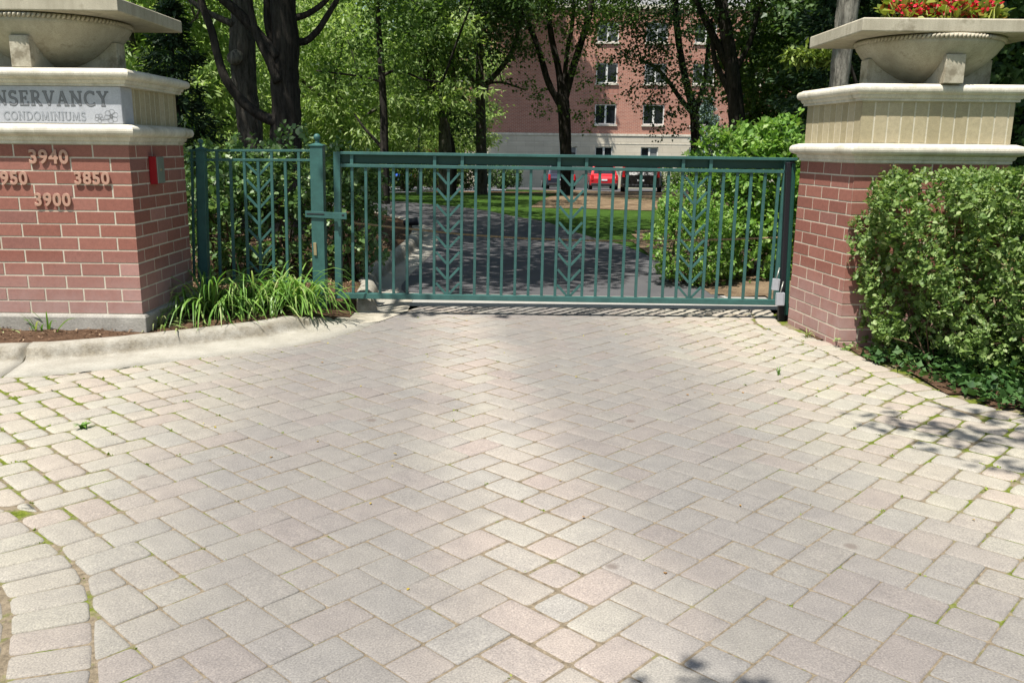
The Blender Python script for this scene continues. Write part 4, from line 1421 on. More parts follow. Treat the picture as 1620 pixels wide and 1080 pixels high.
def clumps_leaves(cl, per, size, kind, droop=.0, flat=.7):
    if kind == 'narrow': flat = .36
    """cl: array of (x, y, z, r)"""
    cl = np.asarray(cl, float)
    n = np.maximum(3, (per * (cl[:, 3] / cl[:, 3].mean()) ** 2)).astype(int)
    c = np.repeat(cl, n, axis=0)
    g = rng.normal(0, .45, (len(c), 3)); g[:, 2] *= flat
    p = c[:, :3] + g * c[:, 3:4]
    ax = g + np.array([0, 0, -droop])
    return leaves(p, ax, np.full(len(p), size), kind, .5, .6)


def cloud(n, c, r, rc=(.5, 1.0), zmin=-99, shell=.3):
    p, d = blob_points(n, c, r, shell)
    p = p[p[:, 2] > zmin]
    return np.concatenate([p, rng.uniform(rc[0], rc[1], (len(p), 1))], 1)


def thick(cl, k=4, s=.62):
    cl = np.asarray(cl, float)
    o = [cl]
    for _ in range(k - 1):
        c = cl.copy(); c[:, :3] += rng.normal(0, 1, (len(c), 3)) * c[:, 3:4] * s * [1, 1, .8]; c[:, 3] *= rng.uniform(.55, .9, len(c)); o.append(c)
    return np.concatenate(o)


def tree(name, label, base, limbs, cl, per, leaf, kind, m_leaf, m_bark, group=None, droop=.2, twigs=12, thicken=4):
    base = Vector(base)
    t = empty(name, tuple(base), label, 'tree', group)
    mb = MB(base)
    for i, (pts, rad) in enumerate(limbs):
        if i == 0:
            f = pts[0]; g = Vector((f.x, f.y, base.z - .05))
            if f.z - g.z > .3:
                pts = [g, g.lerp(f, .35)] + list(pts); rad = [rad[0] * 1.45, rad[0] * 1.12] + list(rad)
        limb(mb, pts, rad, 11 if i == 0 else 8)
    tops = [l[0][-1] for l in limbs] + [l[0][-2] for l in limbs]
    for k in range(min(twigs, len(cl))):                # finer branches reaching into the leaf clumps
        c = Vector(cl[rng.integers(len(cl))][:3])
        s = min(tops, key=lambda q: (q - c).length)
        if (s - c).length < .2: continue
        md = s.lerp(c, .5) + Vector((0, 0, .12 * (s - c).length))
        r = .014 * (s - c).length ** .5 + .008
        limb(mb, [s, md, c], [r, r * .7, r * .3], 5)
    mb.build('trunk', m_bark, t, smooth=True)
    if thicken: cl = thick(cl, thicken)
    co, q = clumps_leaves(cl, per, leaf, kind, droop)
    co = co - np.array(base)
    mesh_obj('crown', fast_mesh('crown', co, q), m_leaf, t)
    return t


def pc(px, py, Y, r): c = AT(px, py, Y); return (c.x, c.y, c.z, r)
def PP(Y, *pts): return px_path(pts, Y)

# two big trunks behind the fence
cl = np.concatenate([cloud(300, (-3.2, 12.2, 9.4), (6.8, 5.6, 3.6), (.55, 1.1), 5.2, .35), cloud(70, (-.6, 9.3, 7.6), (2.6, 2.0, 1.2), (.45, .8), 5.2, .2), cloud(60, (-2.9, 8.4, 7.6), (1.8, 1.3, .9), (.4, .7), 5.2, .2)])
sx = cl[:, 0] + .278 * (cl[:, 2] - .8); sy = cl[:, 1] + .335 * (cl[:, 2] - .8)
cl = cl[~(((sx > .9) & (sy < 12.2)) | (sy < 8.9) | ((sx < -1.5) & (sy < 9.9)))]       # keep the entrance and its shrubs in the sun
cl = np.concatenate([cl, [(-2.65, 6.17, 6.3, .30), (-2.50, 6.12, 6.3, .26), (-2.8, 6.2, 6.3, .26), (-1.86, 6.24, 6.3, .20)]])
tree('oak_tree', 'dark massive tree trunk with a low leaning limb behind the fence', (-3.42, 13, .2),
     [PP(13, (451, 250, 50), (453, 180, 45), (450, 120, 43), (452, 60, 40), (447, 0, 37), (444, -130, 33), (440, -330, 26)),
      PP(12.9, (446, 195, 20), (415, 184, 16), (386, 163, 15), (360, 130, 14), (346, 95, 13), (335, 50, 12), (318, 2, 11), (300, -60, 10)),
      PP(12.9, (440, 92, 24), (418, 68, 19), (398, 42, 17), (372, 16, 15), (345, -10, 14), (300, -80, 11)),
      PP(13.1, (464, 66, 13), (484, 65, 11), (503, 48, 10), (518, 25, 9), (536, -6, 8), (560, -60, 7)),
      PP(13.0, (462, 30, 11), (487, 22, 9), (513, 4, 8), (540, -30, 6)),
      PP(13.2, (440, 75, 20), (428, 50, 16), (424, 20, 14), (421, -20, 13), (400, -150, 10)),
      PP(12.8, (440, 130, 16), (425, 95, 13), (408, 60, 11), (398, 20, 9), (392, -30, 8)),
      ([Vector((-3.5, 13, 4.6)), Vector((-2.6, 11.0, 6.2)), Vector((-1.4, 9.2, 7.2)), Vector((-.3, 8.4, 7.7))], [.13, .10, .07, .03]),
      ([Vector((-3.5, 13, 4.9)), Vector((-3.3, 10.0, 6.2)), Vector((-3.1, 7.4, 6.7)), Vector((-3.0, 5.8, 6.5))], [.12, .09, .06, .02])],
     cl, 50, .15, 'maple', M['leaf_mid'], M['bark_dark'], twigs=40, thicken=1)
tree('oak_tree', 'grey fissured tree trunk with a sawn knot left of the dark trunk', (-4.15, 13.6, .2),
     [PP(13.6, (398, 235, 38), (394, 190, 37), (388, 150, 36), (385, 110, 38), (383, 70, 39), (381, 30, 30), (382, -5, 26), (385, -120, 22), (392, -300, 16)),
      PP(13.5, (372, 40, 12), (345, 28, 9), (318, 14, 8), (290, -10, 7))],
     cloud(160, (-5.2, 14.5, 9.6), (5, 4.4, 3.2), (.5, 1.0), 5.6), 40, .15, 'maple', M['leaf_mid'], M['bark_grey'], thicken=2)
kn = MB((-4.15, 13.6, .2)); a = AT(372, 92, 13.35)
kn.tube([AT(380, 86, 13.55), a + Vector((-.02, .05, 0)), a + Vector((-.05, -.02, 0))], [.12, .10, .085], 12)
t_ = [o for o in C.objects if o.name.startswith('oak_tree')][-1]
kn.build('branch_stub', M['bark_pale'], t_, smooth=True)
mid = 'trees standing along the drive'
tree('maple_tree', 'slender straight tree trunk left of the near lamp post', GT(608, 300), [PP(24, (608, 245, 13), (607, 180, 12), (604, 120, 10.5), (600, 60, 9), (597, 0, 7), (590, -120, 5)), PP(24, (606, 236, 6), (594, 222, 5), (578, 205, 4), (560, 180, 2)), PP(24, (604, 130, 4), (575, 122, 3.5), (540, 117, 3), (500, 112, 2)), PP(24, (604, 120, 5), (630, 112, 3.5), (670, 126, 3), (700, 130, 2))],
     np.concatenate([cloud(40, (-3.6, 23, 7.2), (3.8, 3.0, 2.2), (.5, .9), 4.2), [pc(560, 125, 24, .6), pc(520, 118, 24, .5), pc(650, 122, 24, .5), pc(575, 60, 24, .8), pc(630, 70, 24, .7), pc(610, 20, 24, .9)]]), 60, .12, 'maple', M['leaf_mid'], M['bark_dark'])
tree('maple_tree', 'gnarled pale barked tree just right of the near lamp post', GT(704, 300), [PP(31, (704, 240, 20), (703, 205, 18), (702, 180, 14), (692, 150, 10), (683, 110, 8), (676, 60, 7), (660, 10, 5), (640, -50, 3)), PP(31, (705, 185, 11), (714, 160, 10), (717, 120, 8), (712, 80, 7), (716, 30, 6), (712, -30, 4)), PP(31, (704, 196, 7), (695, 172, 6), (690, 166, 5), (664, 100, 4), (650, 40, 3))],
     np.concatenate([cloud(40, (-2.4, 31, 7.0), (3.2, 3, 2.4), (.5, .9), 4.5), [pc(690, 60, 31, .8), pc(720, 100, 31, .6), pc(660, 90, 31, .7), pc(715, 30, 31, .9), pc(735, 150, 31, .5), pc(730, 190, 31, .5)]]), 55, .13, 'maple', M['leaf_dark'], M['bark_grey'])
tree('maple_tree', 'thin dark upright trunk leaning beside the gnarled tree', GT(714, 299), [PP(33, (716, 240, 11), (700, 190, 10), (684, 140, 9), (674, 80, 8), (668, 20, 7), (660, -60, 4))],
     np.array([pc(680, 40, 33, .9), pc(660, 20, 33, .8), pc(690, 5, 33, .9), pc(640, 50, 33, .6)]), 60, .13, 'maple', M['leaf_dark'], M['bark_dark'])
tree('maple_tree', 'forked grey tree before the shaded windowless brick wall', GT(762, 297), [PP(34, (762, 290, 18), (761, 220, 16), (760, 165, 15), (759, 130, 13), (759, 80, 11), (758, 30, 9), (756, -60, 6)), PP(34, (757, 146, 9), (741, 117, 8), (723, 90, 7), (712, 62, 6), (700, 20, 4)), PP(34, (763, 140, 9), (786, 116, 8), (808, 86, 7), (819, 52, 6), (828, 5, 4)), PP(34, (764, 133, 4), (795, 131, 3.5), (832, 143, 2)), PP(34, (761, 192, 5), (735, 178, 4), (700, 168, 3))],
     np.concatenate([cloud(70, (-1.0, 33, 9.0), (4.4, 4.5, 2.6), (.5, 1.0), 5.0), [pc(x, y, 33 + (i % 3), r) for i, (x, y, r) in enumerate(((735, 75, .7), (760, 40, .9), (790, 60, .8), (720, 30, .8), (800, 25, .9), (830, 40, .7), (815, 90, .6), (700, 60, .5), (775, 90, .6), (745, 110, .4), (720, 215, .6), (735, 200, .5), (800, 130, .25)))]]), 62, .12, 'maple', M['leaf_dark'], M['bark_grey'])
tree('maple_tree', 'vase shaped tree with upswept dark limbs in front of the brick building', GT(896, 300), [PP(33, (896, 290, 18), (895, 240, 18), (893, 190, 19), (891, 165, 20), (889, 150, 17)), PP(33, (887, 168, 10), (868, 132, 10), (856, 92, 9), (842, 52, 8), (818, 8, 7), (795, -40, 5)), PP(33, (889, 158, 12), (884, 112, 10), (873, 62, 9), (865, 2, 8), (858, -60, 5)), PP(33, (893, 158, 12), (905, 112, 11), (918, 72, 10), (930, 32, 10), (938, -18, 8), (948, -70, 5)), PP(33, (892, 152, 8), (896, 92, 7), (905, 42, 6), (909, -10, 5))],
     np.concatenate([cloud(80, (2.4, 31, 8.9), (4.6, 5, 2.6), (.5, 1.0), 5.4), [pc(x, y, 32 + (i % 3), r) for i, (x, y, r) in enumerate(((850, 20, .8), (880, 15, .7), (835, 70, .5), (905, 20, .7), (945, 40, .6), (930, 160, .42), (915, 185, .36), (945, 180, .28), (845, 150, .50), (860, 175, .36), (838, 135, .4), (930, 205, .26), (955, 15, .7), (862, 95, .35), (955, 130, .4), (920, 130, .35), (925, 70, .5), (950, 95, .45), (905, 95, .4), (895, 60, .45), (965, 160, .3), (915, 40, .6)))]]), 58, .11, 'maple', M['leaf_mid'], M['bark_dark'])
tree('maple_tree', 'leaning dark tree whose drooping leaves hang over the building windows', GT(1100, 300), [PP(36, (1100, 260, 15), (1100, 205, 15), (1097, 172, 14), (1086, 132, 11), (1076, 82, 10), (1070, 32, 10), (1067, -20, 9), (1060, -80, 5)), PP(36, (1096, 180, 8), (1076, 156, 7), (1056, 127, 6), (1036, 106, 5), (1015, 96, 3)), PP(36, (1101, 175, 9), (1113, 135, 8), (1119, 92, 7), (1122, 40, 6))],
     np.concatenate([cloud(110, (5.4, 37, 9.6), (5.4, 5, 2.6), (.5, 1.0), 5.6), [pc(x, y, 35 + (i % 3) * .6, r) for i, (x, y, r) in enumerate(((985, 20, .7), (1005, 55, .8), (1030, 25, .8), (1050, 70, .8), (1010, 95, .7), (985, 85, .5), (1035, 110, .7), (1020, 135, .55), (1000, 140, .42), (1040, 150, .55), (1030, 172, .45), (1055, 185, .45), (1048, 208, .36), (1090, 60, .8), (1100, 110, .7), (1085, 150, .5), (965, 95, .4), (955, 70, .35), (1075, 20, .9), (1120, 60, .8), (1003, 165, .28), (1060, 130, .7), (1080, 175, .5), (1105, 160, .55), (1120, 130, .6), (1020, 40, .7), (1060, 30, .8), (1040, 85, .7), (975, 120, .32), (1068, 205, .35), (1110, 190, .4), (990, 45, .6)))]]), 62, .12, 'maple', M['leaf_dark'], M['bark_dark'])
tree('maple_tree', 'thick shaded multi limbed trunk above the bright shrub right of the building', GT(1168, 305), [PP(27, (1167, 240, 27), (1165, 180, 25), (1160, 130, 23), (1155, 90, 21), (1149, 50, 20), (1140, 0, 18), (1130, -80, 12)), PP(27, (1152, 105, 13), (1131, 62, 11), (1111, 22, 10), (1094, -14, 8), (1070, -60, 5)), PP(27, (1158, 155, 11), (1141, 118, 9), (1130, 92, 8), (1125, 30, 5)), PP(27, (1160, 120, 9), (1185, 70, 8), (1200, 20, 6), (1215, -30, 4))],
     np.concatenate([cloud(120, (6.4, 25.5, 8.6), (5.2, 4.6, 2.6), (.6, 1.1), 5.2), [pc(x, y, 27 + (i % 3), r) for i, (x, y, r) in enumerate(((1120, 30, .8), (1180, 30, .8), (1210, 70, .8), (1230, 110, .7), (1200, 140, .7), (1130, 150, .5), (1235, 160, .6), (1215, 190, .5), (1190, 90, .6), (1160, 20, .8), (1240, 30, .9), (1180, 200, .5)))]]), 58, .13, 'maple', M['leaf_dark'], M['bark_dark'])
tree('maple_tree', 'thin straight dark trunk right of the thick multi limbed trunk', GT(1187, 303), [PP(30, (1187, 240, 10), (1190, 150, 9), (1192, 60, 8), (1193, -20, 6))], np.array([pc(1200, 20, 30, 1.0), pc(1230, 50, 30, 1.0), pc(1185, 0, 30, .9), pc(1250, 90, 30, .9)]), 70, .14, 'maple', M['leaf_dark'], M['bark_dark'])
tree('locust_tree', 'tall trunk with pale sunlit bark rising behind the right stone planter', (4.45, 11.6, 0), [PP(11.6, (1326, 170, 29), (1327, 130, 28), (1334, 70, 30), (1341, 10, 33), (1346, -50, 31), (1352, -200, 26), (1358, -420, 18))],
     cloud(150, (7.0, 14.0, 9.2), (4.2, 3.8, 3.0), (.55, 1.0), 5.2), 44, .14, 'maple', M['leaf_dark'], M['bark_pale'], twigs=20)

# bright feathery trees filling the left background, and trees beyond
GB = 'sunlit feathery trees behind the lawn'
def bg_tree(name, base, label, rx, zc, rz, ncl, per, leaf, kind, ml, mbk, group, droop=.5, rc=(.5, 1.0), zmin=None):
    h = base[2]
    limbs = [([Vector((base[0], base[1], h + 1.2)), Vector((base[0] + .1, base[1], h + 2.6)), Vector((base[0] - .1, base[1], h + 4.5)), Vector((base[0], base[1], h + zc))], [.17, .15, .11, .05])]
    for k in range(4):
        a = k * 1.6 + base[0]
        limbs.append(([Vector((base[0], base[1], h + 2.0 + .4 * k)), Vector((base[0] + math.cos(a) * rx * .35, base[1] + math.sin(a) * rx * .3, h + 3.0 + .5 * k)), Vector((base[0] + math.cos(a) * rx * .75, base[1] + math.sin(a) * rx * .6, h + 3.6 + .5 * k))], [.07, .05, .02]))
    cl = cloud(ncl, (base[0], base[1], h + zc), (rx, rx * .8, rz), rc, h + (zmin or .8), .3)
    return tree(name, label, base, limbs, cl, per, leaf, kind, ml, mbk, group, droop, 16, 3)
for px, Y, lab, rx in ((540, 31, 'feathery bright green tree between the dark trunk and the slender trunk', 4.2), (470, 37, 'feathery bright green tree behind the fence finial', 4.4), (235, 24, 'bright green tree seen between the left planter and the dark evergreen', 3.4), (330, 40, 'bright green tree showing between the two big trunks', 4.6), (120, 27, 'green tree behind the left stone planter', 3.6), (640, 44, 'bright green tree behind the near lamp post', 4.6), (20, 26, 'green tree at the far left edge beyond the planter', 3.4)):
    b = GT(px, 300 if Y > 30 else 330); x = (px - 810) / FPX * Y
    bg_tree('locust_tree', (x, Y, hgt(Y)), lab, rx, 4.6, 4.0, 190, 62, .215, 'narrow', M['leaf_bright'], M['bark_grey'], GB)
GR = 'dark leafy trees behind the right pier'
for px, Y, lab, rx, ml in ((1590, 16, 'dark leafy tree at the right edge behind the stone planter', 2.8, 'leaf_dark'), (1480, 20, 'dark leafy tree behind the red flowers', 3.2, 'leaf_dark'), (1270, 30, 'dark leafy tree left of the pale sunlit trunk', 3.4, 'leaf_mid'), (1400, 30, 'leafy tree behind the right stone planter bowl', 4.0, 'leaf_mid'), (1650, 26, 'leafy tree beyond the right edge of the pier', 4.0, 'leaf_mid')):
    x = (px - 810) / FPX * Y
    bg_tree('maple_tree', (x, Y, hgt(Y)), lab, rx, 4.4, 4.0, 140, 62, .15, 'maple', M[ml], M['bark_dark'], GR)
far = None
for i, x in enumerate((-62, -50, -40, -31, -23, -15, -8, 24, 34, 45, 57)):
    Y = 84 + 7 * math.sin(i * 2.1)
    if far is None:
        far = bg_tree('background_tree', (x, Y, hgt(Y)), 'distant green tree at the end of the grounds', 7.5, 6.5, 6.4, 200, 60, .36, 'diamond', M['leaf_mid'], M['bark_grey'], 'distant trees beyond the car park', .3, (1.0, 2.0))
    else:
        c = copy_tree(far); c.location = (x, Y, hgt(Y)); c.rotation_euler = (0, 0, i * 1.3); s = 1 + .18 * math.sin(i * 3.7); c.scale = (s, s, s)


def conifer(name, label, base, h, r, n, m, leaf=.10, z0=.1, cat='tree'):
    t = empty(name, base, label, cat)
    mb = MB(); mb.tube([(0, 0, -.05), (0, 0, h * .5), (0, 0, h)], [.05 * r + .04, .03 * r + .03, .01], 8); mb.build('trunk', M['bark_dark'], t, smooth=True)
    P = []; A = []
    tiers = int(h / .22)
    for k in range(tiers):
        f = k / tiers; z = z0 + (h - z0) * f; rr = r * (1 - f) ** .8 * random.uniform(.8, 1.15)
        for b in range(11):
            a = random.uniform(0, 6.28); L = rr * random.uniform(.7, 1.1)
            m_ = max(4, int(n / tiers / 11))
            s = np.sqrt(rng.uniform(.02, 1, m_)) * L
            pp = np.stack([np.cos(a) * s, np.sin(a) * s, z - .22 * s + .10 * s * s / max(L, .1)], 1) + rng.normal(0, .05, (m_, 3))
            P.append(pp); A.append(np.tile([math.cos(a), math.sin(a), -.1], (m_, 1)))
    P = np.concatenate(P); A = np.concatenate(A)
    co, q = leaves(P, A, np.full(len(P), leaf), 'narrow', .6, .55)
    mesh_obj('crown', fast_mesh('crown', co, q), m, t)
    return t
conifer('yew_tree', 'dark dense evergreen beside the left pier in front of the trunks', (-5.0, 13.2, .1), 3.6, 1.05, 9000, M['needle'], .11)
conifer('yew_tree', 'dark dense evergreen hidden mostly behind the left pier', (-5.9, 12.6, .1), 3.0, 1.1, 7000, M['needle'], .11)
conifer('spruce_tree', 'pale blue spruce with layered boughs beside the building base', (10.6, 49, hgt(49)), 5.2, 1.6, 9000, M['needle_blue'], .20)
conifer('spruce_tree', 'small pale blue spruce right of the leaning dark tree', (12.9, 50, hgt(50)), 3.6, 1.5, 6000, M['needle_blue'], .20)
conifer('pine_tree', 'dark drooping pine left of the pale sunlit trunk', (5.5, 15.5, 0), 5.6, 1.5, 10000, M['needle'], .14, .8)
b = AT(1285, 90, 13.5); pn = empty('pine_bough', (b.x + 1.1, 13.8, 0), 'lime green pine sapling whose bough pokes out left of the right planter', 'tree')
mb = MB(pn.location); e_ = AT(1248, 88, 13.4)
mb.tube([(b.x + 1.1, 13.8, 0), (b.x + 1.05, 13.8, 2.0), (b.x + .6, 13.6, 2.85), b, e_], [.04, .035, .025, .015, .006], 6); mb.build('trunk', M['bark_dark'], pn, smooth=True)
k = 900; s = rng.uniform(0, 1, k)[:, None]; p = np.array(e_) * (1 - s) + np.array((b.x + .5, 13.55, 2.9)) * s + rng.normal(0, .05, (k, 3))
foliage('crown', p, np.tile(np.array([-.6, -.2, -.1]), (k, 1)), .13, 'narrow', M['needle_lime'], pn, .5, .6)
pn.name = 'pine_sapling'
# shrubs across the lawn
GH = 'dark shrubs across the lawn'
for px, Y, rx, rz, ml, lab, ls in ((640, 40, 1.5, 1.1, 'leaf_dark', 'rounded dark green shrub behind the near lamp post', .10), (690, 46, 1.6, 1.3, 'red_leaf', 'red leaved shrub right of the near lamp post', .12), (560, 42, 1.8, 1.2, 'leaf_mid', 'rounded green shrub below the far lamp', .11), (735, 44, 1.3, 1.0, 'leaf_dark', 'dark shrub left of the forked grey tree', .10), (790, 52, 1.2, .9, 'leaf_dark', 'low dark shrub against the stone base of the building', .12), (600, 50, 2.2, 2.0, 'leaf_bright', 'pale yellow green shrub behind the slender trunk', .14), (470, 40, 2.0, 1.4, 'leaf_mid', 'green shrub seen over the fence between shrub tops', .11), (1050, 47, 1.2, .9, 'leaf_mid', 'green shrub hiding the bumper of the white car', .10)):
    x = (px - 810) / FPX * Y; h = hgt(Y)
    shrub('garden_shrub', lab, 'shrub', (x, Y, h), [((x, Y, h + rz * .9), (rx, rx * .8, rz)), ((x + rx * .5, Y + .2, h + rz * .7), (rx * .7, rx * .6, rz * .7))], 2600, ls, 'oval', M[ml], GH, .4)
tree('tall_tree', 'tall slim trunk standing close to the shaded end of the brick wall', (-2.1, 62.5, hgt(62.5)), [([Vector((-2.1, 62.5, .4)), Vector((-2.0, 62.6, 5)), Vector((-1.8, 63, 9)), Vector((-1.4, 63.4, 14))], [.20, .17, .14, .08])],
     cloud(190, (-1.2, 63.6, 14.6), (4.4, 2.6, 4.6), (.7, 1.2), 10.6, .25), 60, .24, 'maple', M['leaf_mid'], M['bark_dark'], thicken=2)
# a street tree out of frame to the right, whose twigs shade the paving
cl = np.array([(x - .64 * .435 * h, y - .77 * .435 * h, h, r) for (x, y), h, r in [((2.5, 4.72), 5.5, .26), ((2.75, 4.6), 5.5, .28), ((2.85, 5.1), 5.5, .24), ((3.05, 4.9), 5.5, .36), ((3.4, 4.75), 5.8, .40), ((3.7, 4.9), 5.6, .42), ((2.45, 4.75), 5.3, .22), ((3.3, 4.25), 6, .30), ((2.75, 4.3), 6, .26), ((3.6, 4.0), 6, .34), ((3.9, 4.4), 6, .45), ((4.2, 4.8), 5.6, .45), ((4.4, 4.2), 6.3, .5), ((3.9, 3.8), 6.3, .4), ((3.0, 3.6), 6.2, .22), ((3.2, 3.9), 6, .3), ((2.2, 4.85), 5.3, .16), ((.62, 2.28), 4.6, .13), ((.70, 2.22), 4.6, .13), ((.52, 2.2), 4.6, .12)]] + [tuple(v) for v in cloud(60, (6.6, 1.6, 8.2), (2.4, 2.4, 1.6), (.5, .9), 6)])
tree('street_tree', 'street tree with a branch reaching over the entrance paving', (7.4, 1.2, -.05), [([Vector((7.4, 1.2, 1.5)), Vector((7.3, 1.3, 3.5)), Vector((7.0, 1.4, 5.6)), Vector((6.6, 1.6, 8))], [.2, .17, .13, .06]), ([Vector((7.2, 1.3, 4.2)), Vector((5.2, 2.4, 5.0)), Vector((3.2, 3.0, 5.5)), Vector((2.0, 2.9, 5.5))], [.09, .07, .04, .015]), ([Vector((6.4, 1.5, 4.5)), Vector((3.5, .9, 4.5)), Vector((.9, .4, 4.6)), Vector((-.6, .6, 4.6))], [.06, .045, .03, .012])], cl, 110, .085, 'maple', M['leaf_mid'], M['bark_grey'], twigs=0, thicken=2)
# ------------------------------------------------------------------ apartment building
BY = 68.0
def brick_tex(name, c1, c2, cm, w, h, scale_noise=.35):
    m, nt, b = new_mat(name)
    tc = nd(nt, 'ShaderNodeTexCoord'); mp = nd(nt, 'ShaderNodeMapping'); mp.inputs['Rotation'].default_value = (R(90), 0, 0)
    nt.links.new(tc.outputs['Object'], mp.inputs['Vector'])
    t = nd(nt, 'ShaderNodeTexBrick'); t.inputs['Scale'].default_value = 1
    t.inputs['Color1'].default_value = col(*c1); t.inputs['Color2'].default_value = col(*c2); t.inputs['Mortar'].default_value = col(*cm)
    t.inputs['Brick Width'].default_value = w; t.inputs['Row Height'].default_value = h; t.inputs['Mortar Size'].default_value = .009
    nt.links.new(mp.outputs[0], t.inputs['Vector'])
    c = mixc(nt, .7, t.outputs['Color'], ramp(nt, noise(nt, .7, 5, .7), [(.3, (.82, .82, .82)), (.7, (1.12, 1.12, 1.1))]), 'MULTIPLY')
    nt.links.new(c, b.inputs['Base Color']); b.inputs['Roughness'].default_value = .9
    return m
M['wall_brick'] = brick_tex('far_red_brick', (.375, .158, .108), (.30, .122, .086), (.47, .35, .28), .30, .10)
M['wall_soldier'] = brick_tex('far_soldier_brick', (.365, .152, .104), (.29, .118, .083), (.38, .28, .24), .10, .34)
M['wall_stone'] = brick_tex('far_stone', (.52, .47, .38), (.48, .43, .34), (.34, .30, .24), 1.4, .40)
M['frame'] = paint_mat('white_frame', (.62, .62, .58), .5)
m, nt, b = new_mat('window_glass'); b.inputs['Base Color'].default_value = col(.012, .014, .018); b.inputs['Roughness'].default_value = .08; b.inputs['Specular IOR Level'].default_value = .8
M['glass'] = m
M['blind'] = paint_mat('window_blind', (.16, .17, .17), .7)
M['roof_grey'] = paint_mat('roof_grey', (.32, .33, .35), .7)
def bz(py, px=957): return AT(px, py, BY).z
def bx_(px, py=180): return AT(px, py, BY).x
X0, X1 = bx_(727), bx_(1345)
gz0 = hgt(BY) - .1
zb = bz(215)                                    # top of the stone base
zt = bz(14)
bld = empty('apartment_building', ((X0 + X1) / 2, BY, gz0), 'red brick apartment building with white windows above a pale stone base', 'building')
BO = bld.location
colsx = [bx_(738), bx_(958), bx_(1034), bx_(1110), bx_(1187), bx_(1263)]
W2 = bx_(975) - bx_(958)
rows = [(bz(197), bz(165)), (bz(132), bz(100)), (bz(67), bz(35))]
low = (bz(262), bz(232)); W3 = bx_(970) - bx_(956)
zs = sorted([gz0, zb, zt] + [v for r in rows for v in r])
def wall_with_holes(mb, x0, x1, z0, z1, holes):
    xs = sorted({x0, x1} | {h[0] for h in holes} | {h[1] for h in holes}); zz = sorted({z0, z1} | {h[2] for h in holes} | {h[3] for h in holes})
    for a, b in zip(xs[:-1], xs[1:]):
        for c, d in zip(zz[:-1], zz[1:]):
            mx, mz = (a + b) / 2, (c + d) / 2
            if any(h[0] < mx < h[1] and h[2] < mz < h[3] for h in holes): continue
            mb.add([(a, BY, c), (b, BY, c), (b, BY, d), (a, BY, d)], [(0, 1, 2, 3)])
    for h in holes:
        d = .22
        mb.add([(h[0], BY, h[2]), (h[0], BY + d, h[2]), (h[0], BY + d, h[3]), (h[0], BY, h[3])], [(0, 1, 2, 3)])
        mb.add([(h[1], BY, h[2]), (h[1], BY, h[3]), (h[1], BY + d, h[3]), (h[1], BY + d, h[2])], [(0, 1, 2, 3)])
        mb.add([(h[0], BY, h[3]), (h[0], BY + d, h[3]), (h[1], BY + d, h[3]), (h[1], BY, h[3])], [(0, 1, 2, 3)])
        mb.add([(h[0], BY, h[2]), (h[1], BY, h[2]), (h[1], BY + d, h[2]), (h[0], BY + d, h[2])], [(0, 1, 2, 3)])
up_h = [(c - W2, c + W2, r[0], r[1]) for c in colsx for r in rows]
lo_h = [(c - W3, c + W3, low[0], low[1]) for c in [bx_(900), bx_(957), bx_(1030), bx_(1107)]]
mb = MB(BO); wall_with_holes(mb, X0, X1, zb + .06, zt, up_h)
D_ = 16
mb.add([(X0, BY, zb), (X0, BY + D_, zb), (X0, BY + D_, zt), (X0, BY, zt)], [(0, 3, 2, 1)]); mb.add([(X1, BY, zb), (X1, BY + D_, zb), (X1, BY + D_, zt), (X1, BY, zt)], [(0, 1, 2, 3)])
mb.add([(X0, BY + D_, zb), (X1, BY + D_, zb), (X1, BY + D_, zt), (X0, BY + D_, zt)], [(0, 3, 2, 1)])
wall = mb.build('brick_wall', M['wall_brick'], bld)
mb = MB(BO); wall_with_holes(mb, X0 - .03, X1 + .03, gz0, zb, lo_h)
for v in range(len(mb.v)): mb.v[v] = (mb.v[v][0], mb.v[v][1] - .04, mb.v[v][2])
mb.add([(X0 - .03, BY - .04, gz0), (X0 - .03, BY + D_, gz0), (X0 - .03, BY + D_, zb), (X0 - .03, BY - .04, zb)], [(0, 3, 2, 1)])
mb.build('stone_base', M['wall_stone'], bld)
mb = MB(BO); mb.box(X0 - .06, X1 + .06, BY - .09, BY + .1, zb - .002, zb + .16); mb.box(X0 - .06, X1 + .06, BY - .06, BY - .03, bz(228), bz(228) + .06); mb.build('stone_ledge', M['limestone'], bld)
for r in rows[:3]:
    for c in colsx:
        mb = MB(BO); mb.box(c - W2 - .1, c + W2 + .1, BY - .02, BY + .05, r[1] + .02, r[1] + 1.05 if r is rows[0] else r[1] + .36)
        mb.build('soldier_course', M['wall_soldier'], bld)
mb = MB(BO); mb.box(X0 - .1, X1 + .1, BY - .1, BY + D_ + .1, zt, zt + .30); mb.build('parapet_coping', M['limestone'], bld)
mb = MB(BO); mb.box(X0 + 2, X1 - 2, BY + 2.5, BY + D_ - 2, zt + .3, zt + 3.2); mb.build('penthouse', M['roof_grey'], bld)
